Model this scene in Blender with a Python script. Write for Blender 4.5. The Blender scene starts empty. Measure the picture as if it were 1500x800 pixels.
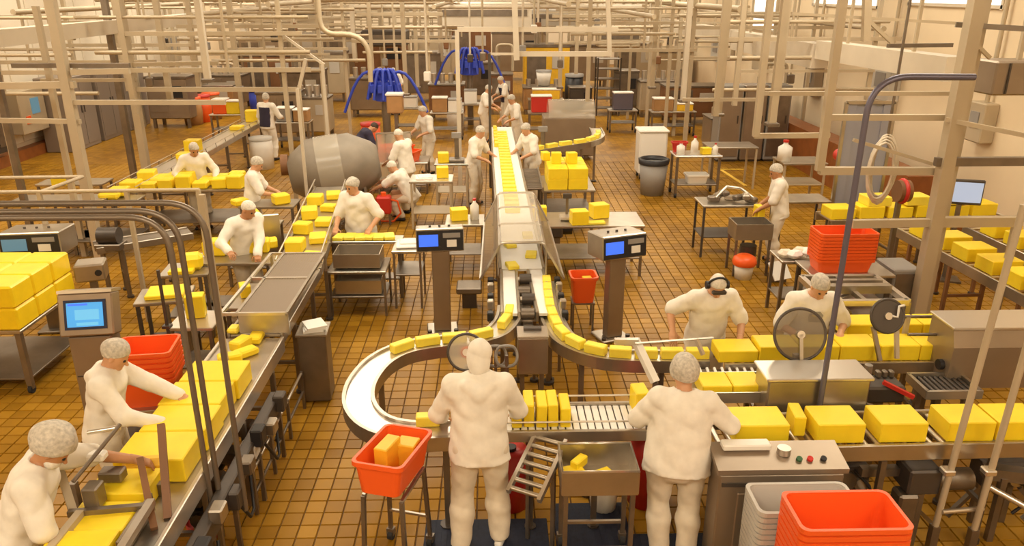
import bpy, math, random
import numpy as np
from mathutils import Vector, Matrix

# ------------------------------------------------------------------ camera
SC = bpy.context.scene
COL = SC.collection
FPX = 1136.0; PIT = math.radians(20.1); YAW = math.radians(1.42); CAMZ = 4.24
cam_d = bpy.data.cameras.new('camera'); cam = bpy.data.objects.new('camera', cam_d)
COL.objects.link(cam)
cam.location = (0, 0, CAMZ)
cam.rotation_euler = (math.pi/2 - PIT, 0, -YAW)
cam_d.sensor_width = 36.0; cam_d.lens = 36.0*FPX/1500.0
cam_d.clip_start = 0.05; cam_d.clip_end = 200
SC.camera = cam

# ------------------------------------------------------------------ light
world = bpy.data.worlds.new('world'); SC.world = world
world.use_nodes = True
world.node_tree.nodes['Background'].inputs[0].default_value = (1.0, .86, .62, 1)
world.node_tree.nodes['Background'].inputs[1].default_value = 0.35
LCOL = (1.0, .89, .70)
def ceiling_lamp(x, y, sx, sy, w):
    l = bpy.data.lights.new('ceiling_lamp', 'AREA'); l.shape = 'RECTANGLE'
    l.size = sx; l.size_y = sy; l.energy = w; l.color = LCOL
    o = bpy.data.objects.new('ceiling_lamp', l); o.location = (x, y, 6.38); COL.objects.link(o)
for _y in (-.7, 9.0, 15.0, 21.5, 28.0, 36.0, 43.0):
    for _x in (-9.0, -2.0, 5.0):
        ceiling_lamp(_x, _y, 3.6, 2.4, 360 if _y < 5 else (320 if _y < 25 else 410))
SC.view_settings.view_transform = 'Standard'
SC.view_settings.look = 'None'
SC.view_settings.gamma = 1.0
SC.view_settings.use_curve_mapping = False
SC.view_settings.exposure = -0.40

# ------------------------------------------------------------------ picture -> place
_cy, _sy, _cp, _sp = math.cos(YAW), math.sin(YAW), math.cos(PIT), math.sin(PIT)
_R = Vector((_cy, -_sy, 0)); _F = Vector((_sy*_cp, _cy*_cp, -_sp)); _U = Vector((_sy*_sp, _cy*_sp, _cp))
_C = Vector((0, 0, CAMZ))
def _dir(px, py): return _F + _R*((px-750)/FPX) - _U*((py-400)/FPX)
def P(px, py, z):                      # point of the photograph that lies at height z
    v = _dir(px, py); return _C + v*((z-CAMZ)/v.z)
def PY(px, py, Y):                     # ... that lies at depth Y
    v = _dir(px, py); return _C + v*(Y/v.y)
def PX(px, py, X):                     # ... that lies on the plane x = X
    v = _dir(px, py); return _C + v*(X/v.x)

# ------------------------------------------------------------------ materials
MATS = {}
def mat(name, col, rough=.5, metal=0.0, spec=.5, noise=0.0, scale=8.0, bump=0.0, alpha=1.0, trans=0.0,
        emit=None, estr=0.0, coat=0.0, stretch=None, sss=0.0):
    if name in MATS: return MATS[name]
    m = bpy.data.materials.new(name); m.use_nodes = True
    nt = m.node_tree; b = nt.nodes['Principled BSDF']
    b.inputs['Base Color'].default_value = (*col, 1)
    b.inputs['Roughness'].default_value = rough; b.inputs['Metallic'].default_value = metal
    b.inputs['Specular IOR Level'].default_value = spec
    b.inputs['Coat Weight'].default_value = coat
    if sss:
        b.inputs['Subsurface Weight'].default_value = sss; b.inputs['Subsurface Radius'].default_value = (.03, .015, .006)
    if alpha < 1: b.inputs['Alpha'].default_value = alpha
    if trans: b.inputs['Transmission Weight'].default_value = trans
    if emit:
        b.inputs['Emission Color'].default_value = (*emit, 1); b.inputs['Emission Strength'].default_value = estr
    if noise or bump:
        g = nt.nodes.new('ShaderNodeNewGeometry')
        mp = nt.nodes.new('ShaderNodeMapping')
        if stretch: mp.inputs['Scale'].default_value = stretch
        n = nt.nodes.new('ShaderNodeTexNoise'); n.inputs['Scale'].default_value = scale; n.inputs['Detail'].default_value = 4
        nt.links.new(g.outputs['Position'], mp.inputs[0]); nt.links.new(mp.outputs[0], n.inputs['Vector'])
        if noise:
            r = nt.nodes.new('ShaderNodeValToRGB')
            r.color_ramp.elements[0].position = .3; r.color_ramp.elements[1].position = .7
            r.color_ramp.elements[0].color = (*[c*(1-noise) for c in col], 1)
            r.color_ramp.elements[1].color = (*[min(1, c*(1+noise*.7)) for c in col], 1)
            nt.links.new(n.outputs['Fac'], r.inputs[0]); nt.links.new(r.outputs[0], b.inputs['Base Color'])
        if bump:
            bp = nt.nodes.new('ShaderNodeBump'); bp.inputs['Strength'].default_value = bump; bp.inputs['Distance'].default_value = .01
            nt.links.new(n.outputs['Fac'], bp.inputs['Height']); nt.links.new(bp.outputs[0], b.inputs['Normal'])
    MATS[name] = m
    return m
STEEL = mat('brushed_steel', (.50, .45, .38), .32, .9, noise=.15, scale=3)
STEELD = mat('dull_steel', (.26, .22, .18), .42, .85, noise=.18, scale=4)
STEELB = mat('bright_steel', (.70, .65, .58), .28, .85)
SATIN = mat('satin_steel_sheet', (.36, .29, .22), .42, .7, noise=.1, scale=2)
DARKST = mat('dark_steel', (.10, .085, .075), .45, .6)
BLACK = mat('black_plastic', (.018, .017, .02), .45)
RUBBER = mat('black_rubber', (.02, .02, .022), .8)
NAVY = mat('navy_rubber_mat', (.012, .016, .035), .75, noise=.3, scale=30)
CHEESE = mat('yellow_cheese', (.94, .70, .02), .45, noise=.05, scale=6, sss=.12)
CHEESEP = mat('pale_yellow_cheese', (.95, .77, .07), .45, noise=.06, scale=9, sss=.12)
CHEESEO = mat('orange_yellow_cheese', (.86, .52, .03), .45, noise=.06, scale=9)
BAGY = mat('yellow_wrap', (.94, .68, .015), .3, noise=.06, scale=7, bump=.15)
ORANGE = mat('orange_plastic', (.90, .12, .018), .38)
RED = mat('red_plastic', (.55, .03, .02), .4)
WHITEP = mat('white_plastic', (.85, .82, .76), .4)
BELT = mat('white_belt', (.86, .84, .80), .5)
GREYP = mat('grey_plastic', (.30, .28, .26), .5)
GREYL = mat('light_grey_plastic', (.55, .52, .47), .5)
BLUE = mat('blue_hose', (.035, .07, .55), .4)
BLUEPIPE = mat('blue_grey_pipe', (.16, .15, .21), .4, .5)
CREAM = mat('cream_wall_paint', (.80, .66, .46), .6, noise=.04, scale=1.2)
CREAM2 = mat('pale_wall_panel', (.82, .74, .60), .5, noise=.04, scale=1.0)
BEIGE = mat('beige_painted_steel', (.52, .43, .30), .5, .2, noise=.06, scale=2)
BEIGEP = mat('pale_painted_beam', (.66, .58, .46), .45, .1, noise=.05, scale=2)
BROWNT = mat('brown_tile_curb', (.30, .10, .025), .4, noise=.18, scale=5)
CLOTH = mat('white_cotton', (.84, .79, .70), .85, noise=.06, scale=14, bump=.15)
CLOTH2 = mat('off_white_cotton', (.76, .68, .55), .85, noise=.07, scale=14, bump=.15)
NAVYC = mat('navy_cloth', (.035, .03, .06), .85, noise=.1, scale=12)
GREYC = mat('grey_cloth', (.32, .30, .28), .85, noise=.1, scale=12)
SKIN = mat('skin', (.62, .33, .18), .5, noise=.05, scale=9)
SKIND = mat('skin_tan', (.50, .24, .11), .5, noise=.05, scale=9)
NET = mat('hairnet_gauze', (.58, .53, .45), .75, noise=.28, scale=42, bump=.35)
NETW = mat('white_hairnet_gauze', (.76, .71, .62), .75, noise=.16, scale=45, bump=.3)
HAIR = mat('dark_hair', (.06, .035, .02), .6)
EYEM = mat('eye_dark', (.02, .015, .012), .25)
PAPER = mat('white_paper', (.82, .80, .76), .7)
CARD = mat('cardboard', (.42, .23, .09), .8, noise=.1, scale=6)
YPAINT = mat('yellow_floor_paint', (.78, .50, .05), .6)
WOODB = mat('brown_panel', (.22, .10, .04), .55, noise=.15, scale=3)
GREENM = mat('green_enamel', (.04, .12, .05), .5)
SCRBLUE = mat('screen_blue', (.02, .05, .2), .3, emit=(.06, .19, .95), estr=1.3)
SCRCYAN = mat('screen_cyan', (.02, .1, .2), .3, emit=(.09, .47, .92), estr=1.1)
SCRPALE = mat('screen_pale', (.1, .1, .12), .3, emit=(.62, .70, .85), estr=.9)
SCRPALE2 = mat('screen_light_cyan', (.05, .15, .2), .3, emit=(.18, .62, .95), estr=1.1)
SCRDIM = mat('screen_dim', (.02, .05, .06), .3, emit=(.16, .30, .36), estr=.9)
LAMPW = mat('window_daylight', (.9, .9, .9), .5, emit=(1, .97, .9), estr=1.3)

def glass(name, tint, alpha):
    if name in MATS: return MATS[name]
    return mat(name, tint, .12, 0, alpha=alpha)
CLEAR = glass('clear_plastic_sheet', (.72, .66, .55), .38)

def mesh_mat(name, col, cell, open_=.55):
    # a metal sheet with a procedural grid of holes
    m = bpy.data.materials.new(name); m.use_nodes = True
    nt = m.node_tree; b = nt.nodes['Principled BSDF']
    b.inputs['Base Color'].default_value = (*col, 1); b.inputs['Metallic'].default_value = .7; b.inputs['Roughness'].default_value = .4
    tc = nt.nodes.new('ShaderNodeTexCoord'); sep = nt.nodes.new('ShaderNodeSeparateXYZ')
    nt.links.new(tc.outputs['Object'], sep.inputs[0])
    outs = []
    for ax in (0, 1):
        mul = nt.nodes.new('ShaderNodeMath'); mul.operation = 'DIVIDE'; mul.inputs[1].default_value = cell
        fr = nt.nodes.new('ShaderNodeMath'); fr.operation = 'FRACT'
        lt = nt.nodes.new('ShaderNodeMath'); lt.operation = 'LESS_THAN'; lt.inputs[1].default_value = 1-open_
        nt.links.new(sep.outputs[ax], mul.inputs[0]); nt.links.new(mul.outputs[0], fr.inputs[0]); nt.links.new(fr.outputs[0], lt.inputs[0])
        outs.append(lt)
    mx = nt.nodes.new('ShaderNodeMath'); mx.operation = 'MAXIMUM'
    nt.links.new(outs[0].outputs[0], mx.inputs[0]); nt.links.new(outs[1].outputs[0], mx.inputs[1])
    nt.links.new(mx.outputs[0], b.inputs['Alpha'])
    MATS[name] = m
    return m
MESHM = mesh_mat('wire_mesh', (.36, .29, .22), .03, .5)
MESHF = mesh_mat('fine_wire_mesh', (.40, .33, .25), .012, .5)
GAUZE = mat('mesh_disc_gauze', (.20, .16, .12), .4, .5, alpha=.55)

# ------------------------------------------------------------------ mesh builder
class MB:
    def __init__(s): s.v = []; s.f = []; s.sm = []
    def add(s, vs, fs, smooth=False):
        n = len(s.v); s.v += [tuple(v) for v in vs]; s.f += [tuple(i+n for i in f) for f in fs]; s.sm += [smooth]*len(fs); return s
    def box(s, c, d, rz=0.0, ry=0.0, rx=0.0):
        hx, hy, hz = d[0]/2, d[1]/2, d[2]/2
        vs = [Vector((x, y, z)) for x in (-hx, hx) for y in (-hy, hy) for z in (-hz, hz)]
        if rz or ry or rx:
            M = Matrix.Rotation(rz, 3, 'Z') @ Matrix.Rotation(ry, 3, 'Y') @ Matrix.Rotation(rx, 3, 'X'); vs = [M @ v for v in vs]
        c = Vector(c)
        return s.add([v+c for v in vs], [(0,1,3,2),(4,6,7,5),(0,4,5,1),(2,3,7,6),(0,2,6,4),(1,5,7,3)])
    def cbox(s, c, d, b=.01, rz=0.0):
        # box with chamfered edges
        h = [x/2 for x in d]; b = min(b, min(h)*.9)
        vs = []; idx = {}
        for sx in (-1, 1):
            for sy_ in (-1, 1):
                for sz in (-1, 1):
                    for ax in range(3):
                        p = [sx*(h[0]-b), sy_*(h[1]-b), sz*(h[2]-b)]
                        p[ax] = (sx, sy_, sz)[ax]*h[ax]
                        idx[(sx, sy_, sz, ax)] = len(vs); vs.append(Vector(p))
        fs = []
        I = lambda sg, ax: idx[(sg[0], sg[1], sg[2], ax)]
        for ax in range(3):
            o1, o2 = [(1, 2), (2, 0), (0, 1)][ax]
            for sg in (-1, 1):
                q = []
                for a, b_ in ((-1, -1), (1, -1), (1, 1), (-1, 1)):
                    t = [0, 0, 0]; t[ax] = sg; t[o1] = a; t[o2] = b_; q.append(I(t, ax))
                fs.append(tuple(q if sg > 0 else q[::-1]))
        for ax in range(3):                         # edges parallel to ax
            o1, o2 = [(1, 2), (2, 0), (0, 1)][ax]
            for a in (-1, 1):
                for b_ in (-1, 1):
                    t0 = [0]*3; t1 = [0]*3
                    t0[ax] = -1; t1[ax] = 1
                    for t in (t0, t1): t[o1] = a; t[o2] = b_
                    q = [I(t0, o1), I(t1, o1), I(t1, o2), I(t0, o2)]
                    fs.append(tuple(q if a*b_ < 0 else q[::-1]))
        for sx in (-1, 1):
            for sy_ in (-1, 1):
                for sz in (-1, 1):
                    q = [I((sx, sy_, sz), k) for k in range(3)]
                    fs.append(tuple(q if sx*sy_*sz > 0 else q[::-1]))
        if rz:
            M = Matrix.Rotation(rz, 3, 'Z'); vs = [M @ v for v in vs]
        c = Vector(c)
        return s.add([v+c for v in vs], fs)
    def bar(s, p0, p1, w, h=None, up=(0, 0, 1)):
        p0, p1 = Vector(p0), Vector(p1); h = h or w
        d = p1-p0
        if d.length < 1e-6: return s
        d.normalize(); u = Vector(up)
        if abs(d.dot(u)) > .98: u = Vector((0, 1, 0))
        sd = d.cross(u).normalized()*(w/2); u = sd.cross(d).normalized()*(h/2)
        vs = []
        for p in (p0, p1): vs += [p-sd-u, p+sd-u, p+sd+u, p-sd+u]
        return s.add(vs, [(3,2,1,0),(4,5,6,7),(0,1,5,4),(1,2,6,5),(2,3,7,6),(3,0,4,7)])
    def cone(s, p0, p1, r0, r1, n=12, caps=True):
        p0, p1 = Vector(p0), Vector(p1); d = (p1-p0).normalized()
        u = Vector((0, 0, 1)) if abs(d.z) < .95 else Vector((1, 0, 0))
        a = d.cross(u).normalized(); b = d.cross(a)
        vs = []
        for p, r in ((p0, r0), (p1, r1)):
            vs += [p + (a*math.cos(2*math.pi*k/n) + b*math.sin(2*math.pi*k/n))*r for k in range(n)]
        m = len(s.v)
        s.add(vs, [(k, n+k, n+(k+1) % n, (k+1) % n) for k in range(n)], n > 6)
        if caps:
            s.add(vs, [tuple(range(n)), tuple(range(2*n-1, n-1, -1))])
        return s
    def cyl(s, p0, p1, r, n=12, caps=True): return s.cone(p0, p1, r, r, n, caps)
    def tube(s, pts, r, n=8, closed=False):
        pts = [Vector(p) for p in pts]; N = len(pts); vs = []
        prev = None
        for i, p in enumerate(pts):
            if closed: t = pts[(i+1) % N]-pts[i-1]
            else: t = pts[min(i+1, N-1)]-pts[max(i-1, 0)]
            t.normalize()
            if prev is None:
                u = Vector((0, 0, 1)) if abs(t.z) < .9 else Vector((1, 0, 0))
                a = t.cross(u).normalized()
            else:
                a = prev - t*prev.dot(t); a.normalize()
            prev = a; b = t.cross(a)
            vs += [p + (a*math.cos(2*math.pi*k/n) + b*math.sin(2*math.pi*k/n))*r for k in range(n)]
        fs = []
        for i in range(N if closed else N-1):
            j = (i+1) % N
            fs += [(i*n+k, i*n+(k+1) % n, j*n+(k+1) % n, j*n+k) for k in range(n)]
        s.add(vs, fs, True)
        if not closed: s.add(vs, [tuple(range(n-1, -1, -1)), tuple((N-1)*n+k for k in range(n))])
        return s
    def lathe(s, prof, c=(0, 0, 0), n=20, smooth=True):
        vs = []; c = Vector(c)
        for r, z in prof: vs += [c + Vector((r*math.cos(2*math.pi*k/n), r*math.sin(2*math.pi*k/n), z)) for k in range(n)]
        fs = []
        for i in range(len(prof)-1):
            fs += [(i*n+k, i*n+(k+1) % n, (i+1)*n+(k+1) % n, (i+1)*n+k) for k in range(n)]
        return s.add(vs, fs, smooth)
    def prism(s, poly, z0, z1):
        n = len(poly)
        vs = [(x, y, z0) for x, y in poly] + [(x, y, z1) for x, y in poly]
        return s.add(vs, [tuple(range(n-1, -1, -1)), tuple(range(n, 2*n))] + [(k, (k+1) % n, n+(k+1) % n, n+k) for k in range(n)])
    def sweep(s, pts, prof, closed=False):
        # prof: closed polygon of (side, z) offsets carried along a level path
        pts = [Vector(p) for p in pts]; N = len(pts); n = len(prof); vs = []
        for i, p in enumerate(pts):
            t = pts[min(i+1, N-1)]-pts[max(i-1, 0)]; t.z = 0; t.normalize()
            sd = Vector((t.y, -t.x, 0))
            vs += [p + sd*a + Vector((0, 0, b)) for a, b in prof]
        fs = []
        for i in range(N-1):
            fs += [(i*n+k, i*n+(k+1) % n, (i+1)*n+(k+1) % n, (i+1)*n+k) for k in range(n)]
        fs += [tuple(range(n-1, -1, -1)), tuple((N-1)*n+k for k in range(n))]
        return s.add(vs, fs)
    def mesh(s, name, m, off=None):
        me = bpy.data.meshes.new(name)
        v = [(a-off[0], b-off[1], c-off[2]) for a, b, c in s.v] if off is not None else s.v
        me.from_pydata(v, [], s.f)
        if any(s.sm): me.polygons.foreach_set('use_smooth', s.sm)
        me.materials.append(m); me.update()
        return me
    def build(s, name, m, parent=None, world=False):
        off = parent.location if (parent is not None and world) else None
        return link(name, s.mesh(name, m, off), parent)

def link(name, me, parent=None, loc=None, rz=0.0):
    o = bpy.data.objects.new(name, me); COL.objects.link(o)
    if parent is not None: o.parent = parent
    if loc is not None: o.location = loc
    if rz: o.rotation_euler = (0, 0, rz)
    return o
def tag(o, label=None, cat=None, group=None, kind=None):
    if label: o['label'] = label
    if cat: o['category'] = cat
    if group: o['group'] = group
    if kind: o['kind'] = kind
    return o
def thing(name, label, cat, loc=(0, 0, 0), rz=0.0, group=None, kind=None):
    o = bpy.data.objects.new(name, None); COL.objects.link(o); o.empty_display_size = .1
    o.location = loc; o.rotation_euler = (0, 0, rz)
    return tag(o, label, cat, group, kind)
def copy_tree(o, parent=None):
    c = o.copy(); COL.objects.link(c); c.parent = parent
    for ch in o.children: copy_tree(ch, c)
    return c
def clone(root, loc, rz=0.0, label=None, group=None):
    kids = list(root.children)
    c = root.copy(); COL.objects.link(c); c.location = loc; c.rotation_euler = (0, 0, rz)
    if label: c['label'] = label
    if group: c['group'] = group
    for k in kids: copy_tree(k, c)
    return c
ORD = ['first', 'second', 'third', 'fourth', 'fifth', 'sixth', 'seventh', 'eighth', 'ninth', 'tenth', 'eleventh', 'twelfth',
       'thirteenth', 'fourteenth', 'fifteenth', 'sixteenth', 'seventeenth', 'eighteenth', 'nineteenth', 'twentieth',
       'twenty-first', 'twenty-second', 'twenty-third', 'twenty-fourth', 'twenty-fifth', 'twenty-sixth']
RND = random.Random(5)
def arc(pts, k=6):
    # rounds the inner corners of a polyline: pts = [(p, radius), ...]
    out = []
    n = len(pts)
    for i, (p, r) in enumerate(pts):
        p = Vector(p)
        if i in (0, n-1) or r == 0: out.append(p); continue
        a = (Vector(pts[i-1][0])-p).normalized(); b = (Vector(pts[i+1][0])-p).normalized()
        p0 = p+a*r; p1 = p+b*r
        for j in range(k+1):
            t = j/k; out.append(p0*(1-t)**2 + p*2*t*(1-t) + p1*t*t)
    return out
# ------------------------------------------------------------------ people
class SDF:
    def __init__(s, lo, hi, h):
        s.h = h; s.lo = np.array(lo, float)-2*h
        s.n = np.ceil((np.array(hi)-np.array(lo))/h).astype(int)+5
        s.a = np.full(tuple(s.n), 9.0, np.float32)
        s.ax = [s.lo[i]+h*np.arange(s.n[i]) for i in range(3)]
    def _sub(s, lo, hi):
        i0 = np.maximum(np.floor((np.array(lo)-s.lo)/s.h).astype(int), 0)
        i1 = np.minimum(np.ceil((np.array(hi)-s.lo)/s.h).astype(int)+1, s.n)
        if np.any(i1 <= i0): return None, None
        sl = tuple(slice(a, b) for a, b in zip(i0, i1))
        g = [s.ax[0][sl[0]][:, None, None], s.ax[1][sl[1]][None, :, None], s.ax[2][sl[2]][None, None, :]]
        return sl, g
    def _merge(s, sl, d, k, neg=False):
        A = s.a[sl]
        if neg: s.a[sl] = np.maximum(A, -d); return
        if k <= 0: s.a[sl] = np.minimum(A, d); return
        t = np.clip(.5+.5*(A-d)/k, 0, 1)
        s.a[sl] = A*(1-t)+d*t-k*t*(1-t)
    def cone(s, a, b, ra, rb, k=.02, side=None, flat=1.0):
        a = np.array(a, float); b = np.array(b, float)
        m = max(ra, rb)*max(flat, 1)+k+3*s.h
        sl, g = s._sub(np.minimum(a, b)-m, np.maximum(a, b)+m)
        if sl is None: return
        q = [g[i]-a[i] for i in range(3)]; ba = b-a
        if side is not None and flat != 1.0:
            sd = np.array(side, float); sd /= np.linalg.norm(sd)
            pr = q[0]*sd[0]+q[1]*sd[1]+q[2]*sd[2]; kf = 1-1/flat
            q = [q[i]-pr*sd[i]*kf for i in range(3)]
            ba = ba-sd*(ba@sd)*kf
        L = max(ba@ba, 1e-9)
        t = np.clip((q[0]*ba[0]+q[1]*ba[1]+q[2]*ba[2])/L, 0, 1)
        d = np.sqrt((q[0]-t*ba[0])**2+(q[1]-t*ba[1])**2+(q[2]-t*ba[2])**2)-(ra+(rb-ra)*t)
        s._merge(sl, d, k)
    def ell(s, c, r, fr, k=.02, neg=False):
        c = np.array(c, float); m = max(r)+k+3*s.h
        sl, g = s._sub(c-m, c+m)
        if sl is None: return
        q = [g[i]-c[i] for i in range(3)]
        l = [(q[0]*f[0]+q[1]*f[1]+q[2]*f[2]) for f in fr]
        k0 = np.sqrt(sum((l[i]/r[i])**2 for i in range(3)))+1e-6
        k1 = np.sqrt(sum((l[i]/r[i]**2)**2 for i in range(3)))+1e-6
        s._merge(sl, k0*(k0-1)/k1, k, neg)
    def cut(s, p, n):
        p = np.array(p, float); n = np.array(n, float); n /= np.linalg.norm(n)
        d = (s.ax[0]*n[0])[:, None, None]+(s.ax[1]*n[1])[None, :, None]+(s.ax[2]*n[2])[None, None, :]-p@n
        s.a = np.maximum(s.a, d)
    def folds(s, amp, ph):
        x = s.ax[0][:, None, None]; y = s.ax[1][None, :, None]; z = s.ax[2][None, None, :]
        c1 = np.abs(np.sin(9*x+5*y+13*z+ph+1.5*np.sin(7*y+ph)+.8*np.sin(15*z)))
        c2 = np.abs(np.sin(-15*x+9*y+11*z+2*ph+1.3*np.sin(8*x+5*z)))
        c3 = np.sin(29*x-25*y+37*z+3*ph+1.2*np.sin(10*x+4*y))
        s.a = s.a+amp*(.62-c1*.8)*.7+amp*(.62-c2)*.45+amp*.16*c3
    def mesh(s):
        A = s.a; n = A.shape; neg = A < 0
        c = [neg[i:n[0]-1+i, j:n[1]-1+j, k:n[2]-1+k] for i in (0, 1) for j in (0, 1) for k in (0, 1)]
        cnt = sum(x.astype(np.int8) for x in c)
        ci, cj, ck = np.nonzero((cnt > 0) & (cnt < 8))
        if len(ci) == 0: return np.zeros((0, 3)), np.zeros((0, 4), int)
        idx = np.full((n[0]-1, n[1]-1, n[2]-1), -1, np.int32); idx[ci, cj, ck] = np.arange(len(ci))
        pos = np.zeros((len(ci), 3)); num = np.zeros(len(ci))
        off = [(i, j, k) for i in (0, 1) for j in (0, 1) for k in (0, 1)]
        val = {o: A[ci+o[0], cj+o[1], ck+o[2]] for o in off}
        for a in off:
            for ax in range(3):
                if a[ax]: continue
                b = list(a); b[ax] = 1; b = tuple(b)
                va, vb = val[a], val[b]; m = (va < 0) != (vb < 0)
                t = np.where(m, va/np.where(m, va-vb, 1), 0)
                p = np.array(a, float)[None, :].repeat(len(ci), 0); p[:, ax] += t
                pos += p*m[:, None]; num += m
        pos = (pos/num[:, None]+np.stack([ci, cj, ck], 1))*s.h+s.lo
        F = []
        for ax in range(3):
            o1, o2 = [(1, 2), (2, 0), (0, 1)][ax]
            lo = [slice(1, n[i]-1) for i in range(3)]; hi = list(lo)
            lo[ax] = slice(0, n[ax]-1); hi[ax] = slice(1, n[ax])
            s0 = neg[tuple(lo)]; s1 = neg[tuple(hi)]
            e = np.nonzero(s0 != s1)
            flip = s0[e]
            base = [e[0].copy(), e[1].copy(), e[2].copy()]
            for i in range(3):
                if i != ax: base[i] = base[i]+1
            def cell(d1, d2):
                q = [b.copy() for b in base]; q[o1] = q[o1]-d1; q[o2] = q[o2]-d2
                return idx[q[0], q[1], q[2]]
            Q = np.stack([cell(1, 1), cell(0, 1), cell(0, 0), cell(1, 0)], 1)
            Q[~flip] = Q[~flip][:, ::-1]
            F.append(Q)
        F = np.concatenate(F); F = F[(F >= 0).all(1)]
        return pos, F
def np_mesh(name, parts, m):
    V = np.concatenate([p[0] for p in parts]); o = 0; FF = []
    for v, f in parts: FF.append(f+o); o += len(v)
    F = np.concatenate(FF)
    me = bpy.data.meshes.new(name)
    me.vertices.add(len(V)); me.vertices.foreach_set('co', V.astype(np.float32).ravel())
    me.loops.add(F.size); me.loops.foreach_set('vertex_index', F.astype(np.int32).ravel())
    me.polygons.add(len(F)); me.polygons.foreach_set('loop_start', np.arange(0, F.size, 4, dtype=np.int32))
    me.polygons.foreach_set('loop_total', np.full(len(F), 4, np.int32))
    me.polygons.foreach_set('use_smooth', np.ones(len(F), bool))
    me.materials.append(m); me.update(calc_edges=True); me.validate()
    return me
def nrm(v): v = np.array(v, float); return v/max(np.linalg.norm(v), 1e-9)
def ik(a, t, l1, l2, hint):
    a = np.array(a, float); t = np.array(t, float); d = t-a; L = np.linalg.norm(d)
    if L > (l1+l2)*.995: t = a+d/L*(l1+l2)*.995; d = t-a; L = np.linalg.norm(d)
    u = d/L; x = (l1*l1-l2*l2+L*L)/(2*L); y = math.sqrt(max(l1*l1-x*x, 0))
    hn = np.array(hint, float); hn = nrm(hn-u*(hn@u))
    return a+u*x+hn*y, t
def rotv(v, ax, ang):
    return np.array(Matrix.Rotation(ang, 3, Vector(ax)) @ Vector(v))

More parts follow.
